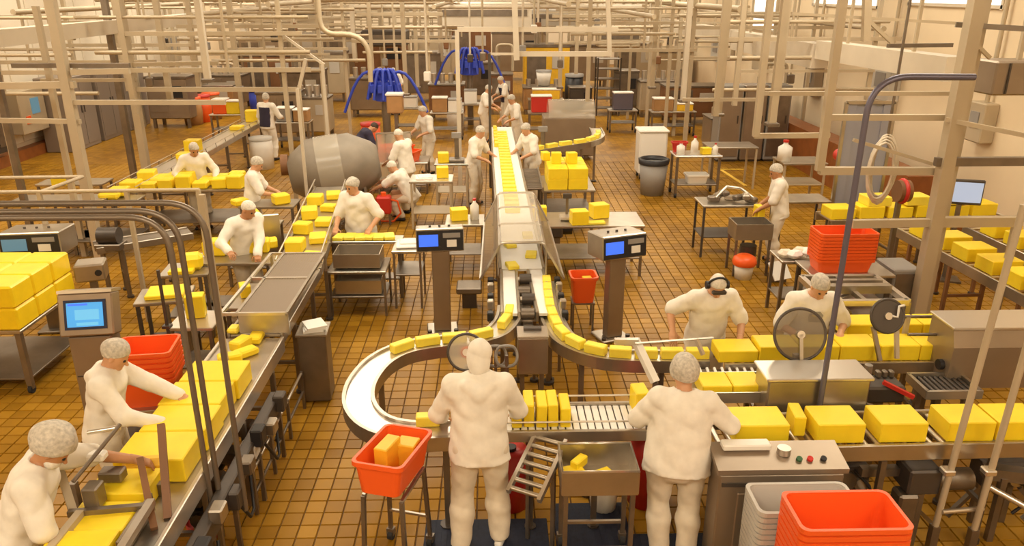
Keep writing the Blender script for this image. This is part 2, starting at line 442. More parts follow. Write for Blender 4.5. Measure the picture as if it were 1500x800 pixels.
def person(label, loc, rz, h=1.72, lean=8, side=0, twist=0, head=(20, 0), hands=None, feet=None, drop=0.0, girth=1.0,
           top='tee', top_m=None, leg_m=None, cap='net', shoe_m=None, skin=None, res=.016, beard=False, extra=None, push=0.0, elbow=None,
           knee=None, hair=False, vest=None):
    """local frame: faces +Y, feet on z = 0. hands/feet: targets for left (-x) and right (+x)."""
    top_m = top_m or CLOTH; leg_m = leg_m or CLOTH2; shoe_m = shoe_m or BLACK; skin = skin or SKIN
    root = thing('person', label, 'person', loc, rz)
    ph = (abs(hash_s(label)) % 100)/7.0
    feet = feet or [(-.10, .0), (.10, .02)]
    pel = np.array([0, push, .525*h-drop])
    la, sa, tw = math.radians(lean), math.radians(side), math.radians(twist)
    s = nrm([math.sin(sa), math.sin(la)*math.cos(sa), math.cos(la)*math.cos(sa)])
    X0 = np.array([1.0, 0, 0]); X = rotv(X0, s, tw); X = nrm(X-s*(X@s)); Fv = nrm(np.cross(s, X))
    chest = pel+s*.20*h; nb = pel+s*.305*h
    shl = [pel+s*.274*h+X*sg*.102*h*(.85+.15*girth) for sg in (-1, 1)]
    hp, hy = math.radians(head[0]), math.radians(head[1])
    hu = nrm([0, math.sin(hp), math.cos(hp)]); hf = nrm([0, math.cos(hp), -math.sin(hp)])
    Rz = tw+hy
    hu = rotv(hu, (0, 0, 1), Rz); hf = rotv(hf, (0, 0, 1), Rz); hr = np.cross(hf, hu)
    hc = nb+nrm(hu+s*.6)*.088*h+hf*.012*h
    hips = [pel+X0*sg*.052*h*girth for sg in (-1, 1)]
    ank = []; kne = []
    for i in range(2):
        f = feet[i]; z = f[2] if len(f) > 2 else 0.0
        t = np.array([f[0], f[1], z+.055*h])
        k, t = ik(hips[i], t, .245*h, .235*h, knee[i] if knee else (0.1*(2*i-1), 1, .1)); kne.append(k); ank.append(t)
    if hands is None: hands = [(-.22, .12, .46*h), (.22, .12, .46*h)]
    elb = []; wri = []
    for i in range(2):
        k, t = ik(shl[i], hands[i], .172*h, .150*h, elbow[i] if elbow else (.7*(2*i-1), -.5, -.55)); elb.append(k); wri.append(t)
    g = girth
    def lims(pts, m): pts = np.array(pts); return pts.min(0)-m, pts.max(0)+m
    allp = [pel, chest, nb, hc]+shl+hips+ank+kne+elb+wri
    # ---- body
    lo, hi = lims(allp, .16*h*.95); B = SDF(lo, hi, res)
    def torso(B, e, k=.03):
        B.cone(pel-s*.005*h, pel+s*.10*h, .066*h*g+e, .060*h*g+e, k, X, 1.45)
        B.cone(pel+s*.10*h, pel+s*.235*h, .060*h*g+e, .066*h*(.6+.4*g)+e, k, X, 1.5)
        B.cone(shl[0], shl[1], .040*h+e, .040*h+e, k)
        B.cone(pel+s*.25*h, nb, .062*h+e, .036*h+e, k, X, 1.3)
    torso(B, 0)
    def leg(B, i, e, k=.02, e2=None):
        e2 = e if e2 is None else e2
        B.cone(hips[i], kne[i], .052*h*(.5+.5*g)+e, .034*h+e, k); B.cone(kne[i], kne[i]*.6+ank[i]*.4, .033*h+e, .033*h+e2, k)
        B.cone(kne[i]*.6+ank[i]*.4, ank[i], .033*h+e2, .022*h+e2, k)
    def arm(B, i, e, k=.015, t=1.0, fore=True):
        B.cone(shl[i], shl[i]+(elb[i]-shl[i])*t, .034*h+e, (.034-.008*t)*h+e, k)
        if fore: B.cone(elb[i], wri[i], .026*h+e, .018*h+e, k)
    for i in (0, 1):
        leg(B, i, 0); arm(B, i, 0)
        B.cone(ank[i], ank[i]+[0, .06*h, -.03*h], .022*h, .018*h, .02)
    B.cone(nb-s*.02*h, hc-hu*.02*h, .034*h, .032*h, .02)
    parts = [B.mesh()]
    # ---- head, finer
    hr_ = res*.5 if res < .02 else res*.62
    hs = .130*h
    Hd = SDF(hc-.085*h, hc+.085*h, hr_); fr = (hr, hf, hu)
    pt = lambda x, y, z: hc+hr*x*hs+hf*y*hs+hu*z*hs
    Hd.ell(pt(0, -.04, .10), (.335*hs, .42*hs, .40*hs), fr, .01)
    Hd.ell(pt(0, .08, -.14), (.285*hs, .33*hs, .36*hs), fr, .03)
    Hd.cone(pt(0, .36, -.03), pt(0, .475, -.17), .035*hs, .06*hs, .012)            # nose
    for sg in (-1, 1):
        Hd.ell(pt(sg*.15, .42, .0), (.085*hs, .07*hs, .055*hs), fr, 0, True)       # eye sockets
        Hd.ell(pt(sg*.345, -.02, -.06), (.04*hs, .085*hs, .13*hs), fr, .008)       # ears
    Hd.cone(pt(-.09, .355, -.29), pt(.09, .355, -.29), .035*hs, .035*hs, .012)     # lips
    Hd.ell(pt(0, .30, -.42), (.12*hs, .10*hs, .08*hs), fr, .03)                    # chin
    Hd.cone(pt(0, -.05, -.25), nb-s*.0*h, .032*h, .034*h, .02)
    parts.append(Hd.mesh())
    # ---- hands
    for i in (0, 1):
        w = wri[i]; d = nrm(wri[i]-elb[i]); d = nrm(d+np.array([0, .15, -.25]))
        sidev = nrm(np.cross(d, [0, 0, 1]))*(1 if i == 1 else -1)       # outward
        nv = nrm(np.cross(d, sidev)); nv = nv if nv[2] < 0 else -nv     # towards the palm side
        c = w+d*.05*h
        G = SDF(c-.085*h, c+.085*h, .0065 if res < .02 else .011)
        fr_ = max(.0052*h, .0065 if res < .02 else .009)
        G.cone(w-d*.02*h, w+d*.02*h, .018*h, .019*h, .01)
        G.cone(w+d*.005*h, w+d*.048*h, .012*h, .012*h, .01, sidev, 2.1)
        for q, (off, ln) in enumerate(((-.017, .040), (-.006, .046), (.006, .043), (.017, .034))):
            b0 = w+d*.045*h+sidev*off*h*1.15
            b1 = b0+nrm(d+nv*.25)*ln*.5*h; b2 = b1+nrm(d+nv*.95)*ln*.55*h
            G.cone(b0, b1, fr_, fr_*.95, .004); G.cone(b1, b2, fr_*.95, fr_*.8, .004)
        t0 = w+d*.012*h-sidev*.018*h; t1 = t0+nrm(d*.6-sidev+nv*.4)*.024*h; t2 = t1+nrm(d-sidev*.3+nv*.5)*.022*h
        G.cone(t0, t1, fr_*1.25, fr_*1.1, .006); G.cone(t1, t2, fr_*1.1, fr_*.9, .004)
        parts.append(G.mesh())
    link('body', np_mesh('body', parts, skin), root)
    # ---- eyes
    eb = MB()
    if res < .02:
        for sg in (-1, 1):
            c = pt(sg*.15, .345, .0)
            e = MB(); e.lathe([(max(.001, .06*hs*math.sin(a)), .06*hs*math.cos(a)) for a in [math.pi*q/5 for q in range(6)]], c, 8)
            e.build('eye', EYEM, root)
    # ---- trousers
    lo, hi = lims([pel+s*.06*h]+hips+kne+ank, .13*h); T = SDF(lo, hi, res)
    T.cone(pel-s*.01*h, pel+s*.07*h, .066*h*g+.018, .060*h*g+.012, .02, X, 1.45)
    for i in (0, 1): leg(T, i, .027, .02, .040)
    T.folds(.011, ph)
    T.cut(pel+s*.065*h, s)
    for i in (0, 1): pass
    T.cut([0, 0, min(ank[0][2], ank[1][2])-.012*h], (0, 0, -1))
    link('trousers', np_mesh('trousers', [T.mesh()], leg_m), root)
    # ---- shirt
    longs = top in ('long', 'hoodie', 'coat')
    lo, hi = lims([pel-s*.07*h, chest, nb]+shl+elb+(wri if longs else []), .125*h); S = SDF(lo, hi, res)
    torso(S, .024, .03)
    S.cone(pel-s*(.06 if top != 'coat' else .2)*h, pel+s*.05*h, .064*h*g+.034, .062*h*g+.028, .02, X, 1.48)
    for i in (0, 1):
        if longs: arm(S, i, .024, .02)
        else: arm(S, i, .034, .02, .92, False)
    if top == 'hoodie':
        S.cone(nb-Fv*.045*h-X*.05*h-s*.01*h, nb-Fv*.06*h-s*.045*h, .026*h, .034*h, .02)
        S.cone(nb-Fv*.045*h+X*.05*h-s*.01*h, nb-Fv*.06*h-s*.045*h, .026*h, .034*h, .02)
    S.folds(.013, ph+2)
    nz = .062 if top == 'hoodie' else .050
    S.ell(nb+s*nz*h+Fv*.014*h, (.052*h, .058*h, .050*h), (X, Fv, s), 0, True)
    S.cut(nb+s*.055*h, s)
    S.cut(pel-s*(.055 if top != 'coat' else .17)*h, -s)
    if not longs:
        for i in (0, 1):
            pass
    link('hoodie' if top == 'hoodie' else ('coat' if top == 'coat' else 'shirt'), np_mesh('shirt', [S.mesh()], top_m), root)
    if vest:
        lo, hi = lims([pel-s*.05*h, nb]+shl, .125*h); K = SDF(lo, hi, res)
        torso(K, .036, .03); K.cone(pel-s*.03*h, pel+s*.05*h, .064*h*g+.046, .062*h*g+.04, .02, X, 1.48)
        K.cut(pel+s*.262*h, s); K.cut(pel-s*.02*h, -s)
        for i in (0, 1): K.cut(shl[i]-X*(2*i-1)*.012*h, X*(2*i-1))
        link('vest', np_mesh('vest', [K.mesh()], vest), root)
    # ---- cap / hairnet
    if cap:
        N = SDF(hc-.135*h, hc+.135*h, hr_)
        big = 1.40 if cap == 'big' else (1.0 if cap == 'tight' else 1.1)
        N.ell(pt(0, -.07-.35*(big-1.1), .13+.2*(big-1.1)), (.36*hs*big, .45*hs*big, .43*hs*big), fr, .01)
        if cap == 'hood':
            N.ell(pt(0, -.16, -.22), (.36*hs, .32*hs, .42*hs), fr, .03)
        N.folds(.009 if cap != 'hood' else .012, ph)
        if cap != 'hood': N.cut(pt(0, .30, .20), hf*.55-hu*.85)
        else: N.cut(pt(0, .22, .05), hf*.9-hu*.3)
        link('hairnet' if cap != 'hood' else 'hood', np_mesh('hairnet', [N.mesh()], NET if cap in ('net', 'big') else (top_m if cap == 'hood' else NETW)), root)
    elif hair:
        N = SDF(hc-.09*h, hc+.09*h, hr_); N.ell(pt(0, -.07, .12), (.36*hs, .44*hs, .42*hs), fr, .01)
        N.cut(pt(0, .25, .22), hf*.6-hu*.8); link('hair', np_mesh('hair', [N.mesh()], HAIR), root)
    if beard:
        N = SDF(hc-.09*h, hc+.09*h, hr_)
        N.ell(pt(0, .17, -.32), (.30*hs, .27*hs, .24*hs), fr, .01); N.cut(pt(0, .3, -.13), hu)
        link('beard_net', np_mesh('beard_net', [N.mesh()], NETW), root)
    # ---- shoes
    for i in (0, 1):
        a = ank[i]; zf = a[2]-.055*h
        K = SDF(a-[.06, .12, .11], a+[.06, .22, .06], res*.8)
        yaw = .25*(2*i-1)
        fd = np.array([math.sin(yaw), math.cos(yaw), 0])
        K.cone([a[0], a[1], zf+.034]-fd*.045, [a[0], a[1], zf+.032]+fd*.13, .036, .034, .01)
        K.cone([a[0], a[1], zf+.04], [a[0], a[1], zf+.085], .036, .036, .02)
        K.cut([0, 0, zf+.003], (0, 0, -1))
        link('shoe', np_mesh('shoe', [K.mesh()], shoe_m), root)
    return dict(root=root, pt=pt, hs=hs, wri=wri, chest=chest, s=s, X=X, Fv=Fv, hc=hc, h=h, hr=hr, hf=hf, hu=hu)
def hash_s(t):
    v = 7
    for ch in t: v = (v*31+ord(ch)) % 100003
    return v
# ------------------------------------------------------------------ the room
XL, XR, YF, ZC = -12.6, 8.9, 48.0, 6.5
PITCH = .165
def tile_mat(name, proc=False):
    m = bpy.data.materials.new(name); m.use_nodes = True; nt = m.node_tree; b = nt.nodes['Principled BSDF']
    g = nt.nodes.new('ShaderNodeNewGeometry')
    sc_ = nt.nodes.new('ShaderNodeVectorMath'); sc_.operation = 'SCALE'; sc_.inputs['Scale'].default_value = 1/PITCH
    fl = nt.nodes.new('ShaderNodeVectorMath'); fl.operation = 'FLOOR'
    wn = nt.nodes.new('ShaderNodeTexWhiteNoise'); wn.noise_dimensions = '2D'
    nt.links.new(g.outputs['Position'], sc_.inputs[0]); nt.links.new(sc_.outputs[0], fl.inputs[0]); nt.links.new(fl.outputs[0], wn.inputs['Vector'])
    n = nt.nodes.new('ShaderNodeTexNoise'); n.inputs['Scale'].default_value = .45; n.inputs['Detail'].default_value = 5
    nt.links.new(g.outputs['Position'], n.inputs['Vector'])
    mx = nt.nodes.new('ShaderNodeMath'); mx.operation = 'MULTIPLY_ADD'; mx.inputs[1].default_value = .28
    nt.links.new(wn.outputs['Value'], mx.inputs[0]); nt.links.new(n.outputs['Fac'], mx.inputs[2])
    r = nt.nodes.new('ShaderNodeValToRGB')
    r.color_ramp.elements[0].position = .38; r.color_ramp.elements[1].position = .82
    r.color_ramp.elements[0].color = (.22, .102, .006, 1); r.color_ramp.elements[1].color = (.44, .228, .020, 1)
    nt.links.new(mx.outputs[0], r.inputs[0])
    src = r.outputs[0]
    if proc:
        br = nt.nodes.new('ShaderNodeTexBrick'); br.offset = 0; br.inputs['Scale'].default_value = 1.0
        br.inputs['Brick Width'].default_value = PITCH; br.inputs['Row Height'].default_value = PITCH; br.inputs['Mortar Size'].default_value = .006
        br.inputs['Mortar'].default_value = (.2, .08, .02, 1)
        nt.links.new(g.outputs['Position'], br.inputs['Vector'])
        nt.links.new(src, br.inputs['Color1']); nt.links.new(src, br.inputs['Color2']); src = br.outputs['Color']
    nt.links.new(src, b.inputs['Base Color'])
    b.inputs['Roughness'].default_value = .34; b.inputs['Specular IOR Level'].default_value = .22
    return m
TILE = tile_mat('quarry_tile'); TILEF = tile_mat('quarry_tile_far', True)
GROUT = mat('dark_grout', (.13, .062, .009), .7)
floor = MB().box(((XL+XR)/2, (YF-2)/2, -.10), (XR-XL+.4, YF+2.4, .17)).build('floor', GROUT)
tag(floor, 'brown quarry tile floor of the packing hall', None, None, 'structure')
YT = 20.13
tm = MB()
_h = PITCH/2-.0042
tm.add([(-_h, -_h, -.014), (_h, -_h, -.014), (_h, _h, -.014), (-_h, _h, -.014), (-_h+.004, -_h+.004, 0), (_h-.004, -_h+.004, 0), (_h-.004, _h-.004, 0), (-_h+.004, _h-.004, 0)],
       [(4, 5, 6, 7), (0, 1, 5, 4), (1, 2, 6, 5), (2, 3, 7, 6), (3, 0, 4, 7)])
tile_me = tm.mesh('tile', TILE)
# the tiles that show largest are single objects: the aisle left of the loop and around the near tubs
near = []
i0, i1 = int(XL/PITCH)-1, int(XR/PITCH)+1
far = MB()
cand = []
for iy in range(int(3.0/PITCH), int(YT/PITCH)):
    for ix in range(i0, i1+1):
        x, y = (ix+.5)*PITCH, (iy+.5)*PITCH
        if x < XL+.05 or x > XR-.05: continue
        cand.append((x, y))
def _aisle(x, y):
    return (-1.85 < x < -.95 and 5.2 < y < 8.2) or (-1.0 < x < .1 and 5.55 < y < 6.9 and not (x > -.7 and y < 5.6)) or (-.9 < x < -.6 and 5.15 < y < 5.6)
sel = sorted([c for c in cand if _aisle(*c)], key=lambda c: c[1])[:300]
selset = set(sel)
for x, y in sel:
    link('tile', tile_me, floor, (x, y, 0))
V = np.array(tm.v); Fq = np.array(tm.f)
rest = np.array([c for c in cand if c not in selset])
VV = (V[None, :, :]+np.concatenate([rest, np.zeros((len(rest), 1))], 1)[:, None, :]).reshape(-1, 3)
FF_ = (Fq[None, :, :]+(np.arange(len(rest))*8)[:, None, None]).reshape(-1, 4)
fo = np_mesh('tile_field', [(VV, FF_)], TILE); fo.polygons.foreach_set('use_smooth', np.zeros(len(FF_), bool))
tag(link('tile_field', fo, floor), 'brown quarry tiles too many to tell apart', None, None, 'stuff')
MB().box(((XL+XR)/2, (YT+YF)/2-.07, -.006), (XR-XL, YF-YT+.14, .011)).build('floor_finish', TILEF, floor)

def struct(name, mb, m, label):
    return tag(mb.build(name, m), label, None, None, 'structure')
wl = struct('wall_left', MB().box((XL-.1, YF/2-1, ZC/2), (.2, YF+2, ZC)), CREAM, 'cream painted left wall of the hall with vertical panels')
for k in range(16):                                   # wall panels, with open joints between them
    y = 15.2+k*1.3
    MB().cbox((XL+.025, y, 2.35), (.05, 1.26, 3.9), .01).build('panel', CREAM2, wl)
wr = struct('wall_right', MB().box((XR+.1, YF/2-1, ZC/2), (.2, YF+2, ZC)), CREAM, 'cream painted right wall of the hall')
struct('wall_far', MB().box(((XL+XR)/2, YF+.1, ZC/2), (XR-XL+.4, .2, ZC)), CREAM2, 'pale far end wall of the hall')
struct('wall_near', MB().box(((XL+XR)/2, -2.1, ZC/2), (XR-XL+.4, .2, ZC)), CREAM, 'cream wall behind the viewing gallery')
struct('ceiling', MB().box(((XL+XR)/2, YF/2-1, ZC+.1), (XR-XL+.4, YF+2.4, .2)), CREAM2, 'pale ceiling of the hall')
bl = struct('baseboard_left', MB().box((XL+.14, YF/2+2, .14), (.27, YF-6, .28)), BROWNT, 'brown tiled curb along the left wall')
bl2 = struct('baseboard_right', MB().box((7.9, 18.6, .5), (.5, 9.5, 1.0)), BROWNT, 'brown tiled curb wall on the right side')
bl3 = struct('trim_1', MB().box((XR-.1, 24, .2), (.2, 47, .4)), BROWNT, 'brown tiled curb below the right wall')
# window band high on the right wall
def wall_window(n, y0, y1, z0, z1, label):
    w = thing('window_%d' % n, label, None, (XR-.02, (y0+y1)/2, z0), 0, None, 'structure')
    MB().box((XR-.01, (y0+y1)/2, (z0+z1)/2), (.02, y1-y0, z1-z0)).build('pane', LAMPW, w, True)
    f = MB()
    for z in (z0, z1): f.box((XR-.03, (y0+y1)/2, z), (.07, y1-y0+.1, .06))
    for y in (y0, y1): f.box((XR-.03, y, (z0+z1)/2), (.07, .06, z1-z0+.1))
    f.build('window_frame', BEIGEP, w, True)
wall_window(1, 14.0, 17.2, 3.95, 5.2, 'bright daylight window high on the right wall near the front post')
wall_window(2, 18.6, 22.4, 3.85, 5.2, 'bright daylight window high on the right wall further back')
wall_window(3, 25.0, 27.5, 3.0, 5.2, 'tall bright window at the back of the right wall')

# ------------------------------------------------------------------ generic things
def frame(name, label, cat, bars, m=None, group=None):
    """bars: (part, p0, p1, width[, height[, mat]])"""
    pts = [Vector(b[1]) for b in bars]
    low = min(pts, key=lambda p: p.z)
    t = thing(name, label, cat, (low.x, low.y, 0), 0, group)
    for b in bars:
        w = b[3]; hh = b[4] if len(b) > 4 and b[4] else w
        mm = b[5] if len(b) > 5 else (m or BEIGE)
        if b[0] in ('pipe', 'rod', 'rail', 'hose'): MB().cyl(b[1], b[2], w/2, 8).build(b[0], mm, t, True)
        else: MB().bar(b[1], b[2], w, hh).build(b[0], mm, t, True)
    return t
def pipe(name, label, cat, pts, r, m, n=8):
    pts = [Vector(p) for p in pts]; low = min(pts, key=lambda p: p.z)
    mb = MB().tube(pts, r, n)
    o = link(name, mb.mesh(name, m, low), None, low)
    return tag(o, label, cat)
BLK = {}
def block(label, loc, d=(.37, .28, .18), rz=0.0, m=None, group='cheese blocks', name='cheese_block', bev=.008, tilt=None):
    m = m or CHEESE; key = (tuple(round(x, 3) for x in d), m.name, bev)
    if key not in BLK: BLK[key] = MB().cbox((0, 0, d[2]/2), d, bev).mesh('cheese_block', m)
    o = link(name, BLK[key], None, (loc[0], loc[1], loc[2]+.002), rz)
    if tilt: o.rotation_euler = (tilt[0], tilt[1], rz)
    return tag(o, label, 'cheese', group)
def caster(parent, x, y, z=0.0, r=.05):
    mb = MB().cyl((x-.02, y, z+r), (x+.02, y, z+r), r, 12); c = mb.build('caster', RUBBER, parent)
    MB().box((x, y, z+r+.035), (.06, .05, .06)).build('caster_fork', STEELD, c)
def table(label, loc, rz, w, d, h, top=None, leg=None, shelf=.25, casters=False, group=None, name='steel_table', cat='table', lw=.04, lip=0.0, apron=.0):
    top = top or STEEL; leg = leg or STEELD
    t = thing(name, label, cat, loc, rz, group)
    z0 = .11 if casters else 0.0
    MB().cbox((0, 0, h-.02), (w, d, .04), .008).build('tabletop', top, t)
    for sx in (-1, 1):
        for sy in (-1, 1):
            x, y = sx*(w/2-lw), sy*(d/2-lw)
            MB().bar((x, y, z0), (x, y, h-.04), lw).build('leg', leg, t)
            if casters: caster(t, x, y)
    if shelf: MB().cbox((0, 0, shelf), (w-lw*1.2, d-lw*1.2, .025), .005).build('shelf', leg, t)
    if lip:
        for sx in (-1, 1): MB().box((sx*(w/2-.006), 0, h+lip/2), (.012, d, lip)).build('lip', top, t)
        for sy in (-1, 1): MB().box((0, sy*(d/2-.006), h+lip/2), (w-.024, .012, lip)).build('lip', top, t)
    if apron: 
        for sy in (-1, 1): MB().box((0, sy*(d/2-.03), h-.04-apron/2), (w-.06, .02, apron)).build('apron', leg, t)
    return t
CR = {}
def crate_mesh(w, d, h, m):
    key = (w, d, h, m.name)
    if key in CR: return CR[key]
    def ring(w, d, z, r, k=4):
        pts = []
        for cx, cy, a0 in ((1, 1, 0), (-1, 1, 90), (-1, -1, 180), (1, -1, 270)):
            for q in range(k+1):
                a = math.radians(a0+90*q/k); pts.append((cx*(w/2-r)+r*math.cos(a), cy*(d/2-r)+r*math.sin(a), z))
        return pts
    def loft(rings, cap0=False, cap1=False):
        n = len(rings[0]); vs = [p for r in rings for p in r]
        fs = [(i*n+k, i*n+(k+1) % n, (i+1)*n+(k+1) % n, (i+1)*n+k) for i in range(len(rings)-1) for k in range(n)]
        if cap0: fs.append(tuple(range(n-1, -1, -1)))
        if cap1: fs.append(tuple((len(rings)-1)*n+k for k in range(n)))
        return vs, fs
    t = .006
    tub = MB(); tub.add(*loft([ring(w-.10, d-.10, 0, .05), ring(w-.04, d-.04, h-.03, .05), ring(w-.04, d-.04, h-.012, .05),
                               ring(w-.05, d-.05, h-.012, .05), ring(w-.10, d-.10, .012, .05)], True, True))
    rim = MB(); rim.add(*loft([ring(w-.035, d-.035, h-.035, .05), ring(w, d, h-.035, .055), ring(w, d, h, .055), ring(w-.047, d-.047, h, .05), ring(w-.047, d-.047, h-.02, .05)]))
    CR[key] = (tub.mesh('tub', m), rim.mesh('rim', m))
    return CR[key]
def crate(label, loc, rz=0.0, w=.68, d=.44, h=.30, m=None, group=None, name='plastic_crate', tilt=None):
    m = m or ORANGE
    a, b = crate_mesh(w, d, h, m)
    t = thing(name, label, 'crate', loc, rz, group)
    if tilt: t.rotation_euler = (tilt[0], tilt[1], rz)
    link('tub', a, t); link('rim', b, t)
    return t
def crate_stack(what, loc, n, dz, rz=0.0, group=None, **k):
    out = []
    for i in range(n):
        lab = ('topmost ' if i == n-1 else 'lowest ' if i == 0 else ORD[n-1-i]+' from top ')+what
        out.append(crate(lab, (loc[0]+RND.uniform(-.0006, .0006), loc[1]+RND.uniform(-.0006, .0006), loc[2]+i*dz), rz, group=group, **k))
    return out

def conveyor(label, p0, p1, w, z, name='conveyor', belt=None, legs=3, rail_h=.10, slat=0, rollers=0, cat='conveyor', leg_m=None, guide=0.0, belt_t=.03, rail_m=None, foot=True, leg_w=.045, cross=True):
    """straight conveyor, belt top at height z, from p0 to p1 (x, y)"""
    a, b = Vector((p0[0], p0[1], 0)), Vector((p1[0], p1[1], 0)); L = (b-a).length
    rz = math.atan2(b.y-a.y, b.x-a.x); c = (a+b)/2
    t = thing(name, label, cat, (c.x, c.y, 0), rz)
    leg_m = leg_m or STEELD; rail_m = rail_m or STEEL
    for s in (-1, 1):
        MB().cbox((0, s*(w/2+.02), z-rail_h/2+.02), (L, .035, rail_h), .006).build('side_rail', rail_m, t)
    if rollers:
        me = MB().cyl((0, -w/2, 0), (0, w/2, 0), .022, 10).mesh('roller', belt or STEELB)
        for i in range(rollers): link('roller', me, t, (-L/2+(i+.5)*L/rollers, 0, z-.022))
    elif slat:
        me = MB().cbox((0, 0, 0), (L/slat*.82, w, .02), .005).mesh('slat', belt or BELT)
        for i in range(slat): link('slat', me, t, (-L/2+(i+.5)*L/slat, 0, z-.01))
        MB().box((0, 0, z-.045), (L, w*.9, .02)).build('bed', STEELD, t)
    else:
        MB().box((0, 0, z-belt_t/2), (L, w, belt_t)).build('belt', belt or BELT, t)
    for i in range(legs):
        x = -L/2+(i+.5)*L/legs if legs > 1 else 0
        for s in (-1, 1):
            l = MB().bar((x, s*(w/2+.02), .0), (x, s*(w/2+.02), z-rail_h+.02), leg_w).build('leg', leg_m, t)
            if foot: MB().cyl((x, s*(w/2+.02), 0), (x, s*(w/2+.02), .03), .05, 10).build('foot', DARKST, l)
        if cross: MB().bar((x, -w/2, z*.4), (x, w/2, z*.4), .035).build('cross_brace', leg_m, t)
    if guide:
        for s in (-1, 1):
            g = MB().cyl((-L/2, s*(w/2+.01), z+guide), (L/2, s*(w/2+.01), z+guide), .008, 6).build('guide_rail', STEELB, t)
            for i in range(max(2, int(L/.6))):
                x = -L/2+(i+.5)*L/max(2, int(L/.6)); MB().bar((x, s*(w/2+.03), z-.02), (x, s*(w/2+.01), z+guide), .012).build('guide_bracket', STEELD, g)
    return t
def bezpath(pts, step=.06):
    # Catmull-Rom through the points, at a constant height
    P_ = [Vector(p) for p in pts]; out = []
    for i in range(len(P_)-1):
        p0 = P_[max(i-1, 0)]; p1 = P_[i]; p2 = P_[i+1]; p3 = P_[min(i+2, len(P_)-1)]
        n = max(2, int((p2-p1).length/step))
        for k in range(n):
            t = k/n
            out.append(.5*((2*p1)+(p2-p0)*t+(2*p0-5*p1+4*p2-p3)*t*t+(-p0+3*p1-3*p2+p3)*t**3))
    out.append(P_[-1]); return out
def curve_conveyor(label, path, w, z, name='curved_conveyor', legs=(), belt=None):
    path = [Vector((p[0], p[1], z)) for p in path]; b = path[len(path)//2]
    t = thing(name, label, 'conveyor', (b.x, b.y, 0))
    MB().sweep(path, [(-w/2, -.03), (w/2, -.03), (w/2, 0), (-w/2, 0)]).build('belt', belt or STEELB, t, True)
    for s in (-1, 1):
        a = s*(w/2+.018)
        MB().sweep(path, [(a-.016, -.10), (a+.016, -.10), (a+.016, .025), (a-.016, .025)]).build('side_rail', STEEL, t, True)
    for i in legs:
        p = path[i]
        l = MB().bar((p.x, p.y, 0), (p.x, p.y, z-.1), .05).build('leg', STEELD, t, True)
        MB().cyl((p.x, p.y, 0), (p.x, p.y, .03), .07, 10).build('foot', DARKST, t, True)
    return t, path
def along(path, s0):
    # point and heading at arc length s0
    s = 0
    for i in range(len(path)-1):
        d = (path[i+1]-path[i]).length
        if s+d >= s0:
            q = path[i].lerp(path[i+1], (s0-s)/d); v = path[i+1]-path[i]; return q, math.atan2(v.y, v.x)
        s += d
    v = path[-1]-path[-2]; return path[-1].copy(), math.atan2(v.y, v.x)
def screen_box(t, w, h, d, z, face_m, scr_m, body_m, tiltx=0.0, keypad=True):
    """a weigh head: box centred on the origin of t at height z, face towards -Y"""
    M = Matrix.Rotation(tiltx, 3, 'X')
    def put(mb, name, m, parent):
        mb.v = [tuple((M @ Vector(v))+Vector((0, 0, z))) for v in mb.v]; return mb.build(name, m, parent)
    put(MB().cbox((0, 0, 0), (w, d, h), .012), 'housing', body_m, t)
    f = put(MB().box((0, -d/2-.006, -.005), (w*.96, .012, h*.86)), 'front_panel', face_m, t)
    put(MB().box((-w*.24, -d/2-.015, 0), (w*.40, .008, h*.50)), 'display', scr_m, f)
    if keypad:
        put(MB().box((w*.24, -d/2-.015, -h*.14), (w*.20, .008, h*.30)), 'label_plate', WHITEP, f)
        put(MB().box((w*.24, -d/2-.015, h*.2), (w*.36, .008, h*.20)), 'keypad', GREYP, f)
        for q in range(3):
            put(MB().cyl((-w*.2+q*w*.2, 0, h/2), (-w*.2+q*w*.2, 0, h/2+.02), .016, 10), 'bolt', DARKST, t)
# ------------------------------------------------------------------ centre and right foreground
ZB = .92
def V2(px, py, z=ZB): p = P(px, py, z); return (p.x, p.y)
# main centre conveyor: two lanes running away from the camera
CX0, CX1 = .36, .22                                     # axis at y = 7.9 and y = 19.5
def cax(y): return CX0+(CX1-CX0)*(y-7.9)/11.6
conv = conveyor('long white belt conveyor running up the middle of the hall', (cax(9.0), 9.0), (cax(19.5), 19.5), .50, 1.0,
                legs=7, belt=BELT, rail_h=.14)
for k, dx in ((0, -.165), (1, .165)):
    conveyor(('left' if k == 0 else 'right')+' narrow white belt lane at the near end of the middle conveyor',
             (cax(7.6)+dx*1.15, 7.62), (cax(8.98)+dx, 8.98), .145, .99, belt=BELT, legs=2, rail_h=.12, leg_w=.035)
n = 25
for i in range(n):
    y = 11.6+i*.285
    block('yellow cheese bar lying on the middle belt, %s from the mesh guard' % ORD[i], (cax(y)-.02, y, 1.0), (.23, .15, .075), RND.uniform(-.06, .06), CHEESEP, 'cheese bars on the middle belt')
for i in range(6):
    y = 17.0+i*.42
    block('small cheese bar on the far left side of the middle belt, %s from the front' % ORD[i], (cax(y)-.17, y, 1.0), (.09, .28, .085), RND.uniform(-.05, .05), CHEESE, 'cheese bars on the middle belt edge')
for i in range(4):
    y = 9.05+i*.42
    block('%s loose cheese piece under the mesh hood of the middle conveyor' % ORD[i], (cax(y)+(.14 if i % 2 else -.12), y, 1.0), (.14, .2, .05), RND.uniform(-.3, .3), CHEESEP, 'cheese under the hood')
